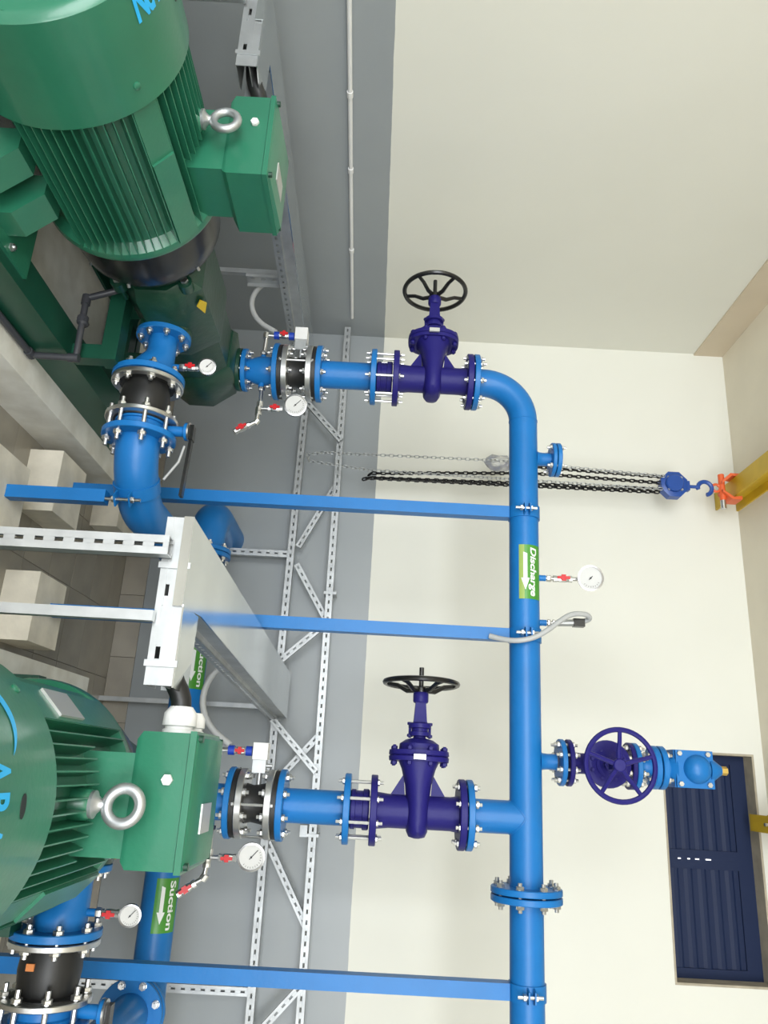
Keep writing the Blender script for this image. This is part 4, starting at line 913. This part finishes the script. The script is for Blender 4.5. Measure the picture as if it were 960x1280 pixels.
# --- monorail beams, trolley, hoist
def monorail(xc, y0, y1, label, zb=3.752, wd=.115):
    t = thing('monorail_beam', (xc, y1, zb), label, 'beam', 'yellow monorail beams')
    m = MB(); m.box(xc - wd / 2, y0, zb, xc + wd / 2, y1, zb + .012); m.box(xc - .004, y0, zb + .012, xc + .004, y1, ZC - .012); m.box(xc - wd / 2, y0, ZC - .012, xc + wd / 2, y1, ZC)
    m.build('i_beam', YELLOW, t, smooth=False)
    return t
b1 = monorail(-1.775, -1.0, 4.695, 'yellow steel monorail beam carrying the chain hoist, on the ceiling')
b2 = monorail(.168, -1.0, 4.695, 'yellow monorail beam ending in front of the shuttered window', zb=3.785, wd=.09)
MB().lathe((.205, 4.35, 3.772), (0, 0, 1), [(0, .05), (.01, .05)], 20).build('end_stop', YELLOW, b2)
MB().box(.16, 4.47, 3.765, .176, 4.49, 3.785).build('stop_bolt', STEEL, b2)
HX, HY = -1.775, 4.45
ty = thing('beam_trolley', (HX, HY, 3.66), 'orange-red beam clamp gripping the yellow monorail above the hoist', 'trolley')
for s_ in (-1, 1):
    m = MB(); m.loft([[(HX + s_ * .02, HY - .04, 3.68), (HX + s_ * .02, HY + .04, 3.68), (HX + s_ * .035, HY + .04, 3.68), (HX + s_ * .035, HY - .04, 3.68)],
                      [(HX + s_ * .07, HY - .05, 3.74), (HX + s_ * .07, HY + .05, 3.74), (HX + s_ * .085, HY + .05, 3.73), (HX + s_ * .085, HY - .05, 3.73)],
                      [(HX + s_ * .062, HY - .05, 3.79), (HX + s_ * .062, HY + .05, 3.79), (HX + s_ * .085, HY + .05, 3.79), (HX + s_ * .085, HY - .05, 3.79)]])
    m.build('clamp_jaw', ORANGE, ty, bevel=.003)
m = MB(); m.cyl((HX - .09, HY, 3.692), (HX + .08, HY, 3.692), .019, 14); m.torus((HX, HY, 3.655), (0, 1, 0), .024, .008, 20, 8); m.build('shackle', ORANGE, ty)
m = MB(); m.cyl((HX + .08, HY, 3.692), (HX + .135, HY, 3.692), .017, 14); m.build('clamp_screw', STEEL, ty)
ho = thing('chain_hoist', (HX, HY, 3.40), 'blue manual chain hoist with hook hanging from the orange clamp', 'chain hoist')
m = MB(); m.lathe((HX, HY - .035, 3.385), (0, 1, 0), [(0, .075), (.006, .088), (.064, .088), (.07, .075)], 8, a0=PI / 8, sx=1.0); m.box(HX - .03, HY - .02, 3.44, HX + .03, HY + .02, 3.485); m.cyl((HX, HY - .06, 3.38), (HX, HY - .03, 3.38), .055, 20, bev=.006)
hb = m.build('hoist_body', HOISTB, ho, bevel=.004)
for a in range(4): MB().hexnut((HX + .055 * math.cos(PI / 4 + a * PI / 2), HY - .04, 3.385 + .055 * math.sin(PI / 4 + a * PI / 2)), (0, 1, 0), .009, .012).build('nut', STEEL, hb)
m = MB(); m.tube([(HX, HY, 3.48), (HX, HY, 3.53), (HX + .012, HY, 3.545)], .011, 10); m.torus((HX + .006, HY, 3.585), (0, 1, 0), .043, .0135, 20, 8, arc=(0, 1.5 * PI), refv=(.2, 0, -1)); m.build('top_hook', HOISTB, ho)
MB().tube([(HX - .02, HY, 3.545), (HX - .035, HY, 3.60)], .003, 6).build('hook_latch', STEEL, ho)
def chain(name, p0, p1, mt, lw=.02, lr=.0032, sag=0.0, pts=None):
    path = pts or [V(p0), V(p1)]
    path = [V(p) for p in path]; segs = []; 
    tot = sum((c - a).length for a, c in zip(path, path[1:])); pitch = lw * 1.25; n = max(2, int(tot / pitch))
    def at(s):
        for a, c in zip(path, path[1:]):
            L = (c - a).length
            if s <= L: return a + (c - a) * (s / L), (c - a).normalized()
            s -= L
        return path[-1], (path[-1] - path[-2]).normalized()
    m = MB()
    for k in range(n):
        c, d = at((k + .5) * tot / n); e1 = V((.72, -.69, 0)); e1 = (e1 - d * e1.dot(d)).normalized(); e2 = d.cross(e1)
        e = e1 if k % 2 else e2; q = d.cross(e)
        pr = []
        for j in range(10):
            a = 2 * PI * j / 10; lx_ = math.cos(a) * (lw * .36) + (math.copysign(lw * .38, math.cos(a)))
            pr.append(c + d * lx_ + e * math.sin(a) * lw * .40)
        R_ = []
        for j, p in enumerate(pr):
            t_ = (pr[(j + 1) % 10] - pr[j - 1]).normalized(); f_ = t_.cross(q).normalized()
            R_.append([m.b.verts.new(p + (q * math.cos(u) + f_ * math.sin(u)) * lr) for u in (0, PI / 2, PI, 1.5 * PI)])
        for j in range(10):
            a_, c_ = R_[j], R_[(j + 1) % 10]
            for u in range(4): m.b.faces.new((a_[u], c_[u], c_[(u + 1) % 4], a_[(u + 1) % 4]))
    return m.build(name, mt, ho, kind='stuff')
chain('load_chain', (HX - .055, HY, 3.32), (HX - .075, HY - .01, 2.40), CHAINB, .022, .0052)
chain('load_chain', (HX - .01, HY - .01, 3.31), None, CHAINB, .022, .0052, pts=[(HX - .01, HY - .01, 3.31), (HX - .02, HY - .03, 2.5)])
chain('load_chain', None, None, CHAINB, .022, .0052, pts=[(HX + .03, HY - .01, 3.31), (HX + .06, HY - .01, 1.50), (HX + .07, HY - .01, 1.47), (HX + .055, HY + .01, 1.50), (HX + .045, HY + .01, 3.30)])
chain('load_chain', None, None, CHAINB, .022, .0052, pts=[(HX - .02, HY - .03, 2.5), (HX + .035, HY - .025, 1.51), (HX + .05, HY - .02, 1.49)])
chain('hand_chain', None, None, GALV, .021, .0026, pts=[(HX - .04, HY - .05, 3.32), (HX - .085, HY - .05, 2.28), (HX - .075, HY - .05, 1.20), (HX - .055, HY - .05, 1.11), (HX - .015, HY - .05, 1.12), (HX + .0, HY - .05, 1.25), (HX + .025, HY - .05, 1.5), (HX + .045, HY - .05, 3.30)])
m = MB(); m.cyl((HX - .076, HY - .01, 2.40), (HX - .08, HY - .01, 2.33), .02, 10); m.torus((HX - .085, HY - .01, 2.28), (0, 1, 0), .038, .012, 20, 8, arc=(0, 1.5 * PI), refv=(.3, 0, 1)); m.build('bottom_hook', HOISTB, ho)
b = bmesh.new(); bmesh.ops.create_icosphere(b, subdivisions=2, radius=1)
for v in b.verts:
    n = v.co.copy(); k = 1 + random.uniform(-.18, .18); v.co = V((HX - .085 + n.x * .055 * k, HY - .01 + n.y * .04 * k, 2.30 + n.z * .085 * k))
mm = MB(); mm.b.free(); mm.b = b; mm.build('plastic_wrap', BAG, ho, smooth=False, label='clear plastic bag round the lower hook')

# ================================================================== copies for the second pump set
for root, lab in SETS: copy_tree(root, (DX, 0, 0), lab)

bpy.data.objects.remove(orange_tag)   # only the nearer joint shows an orange tag
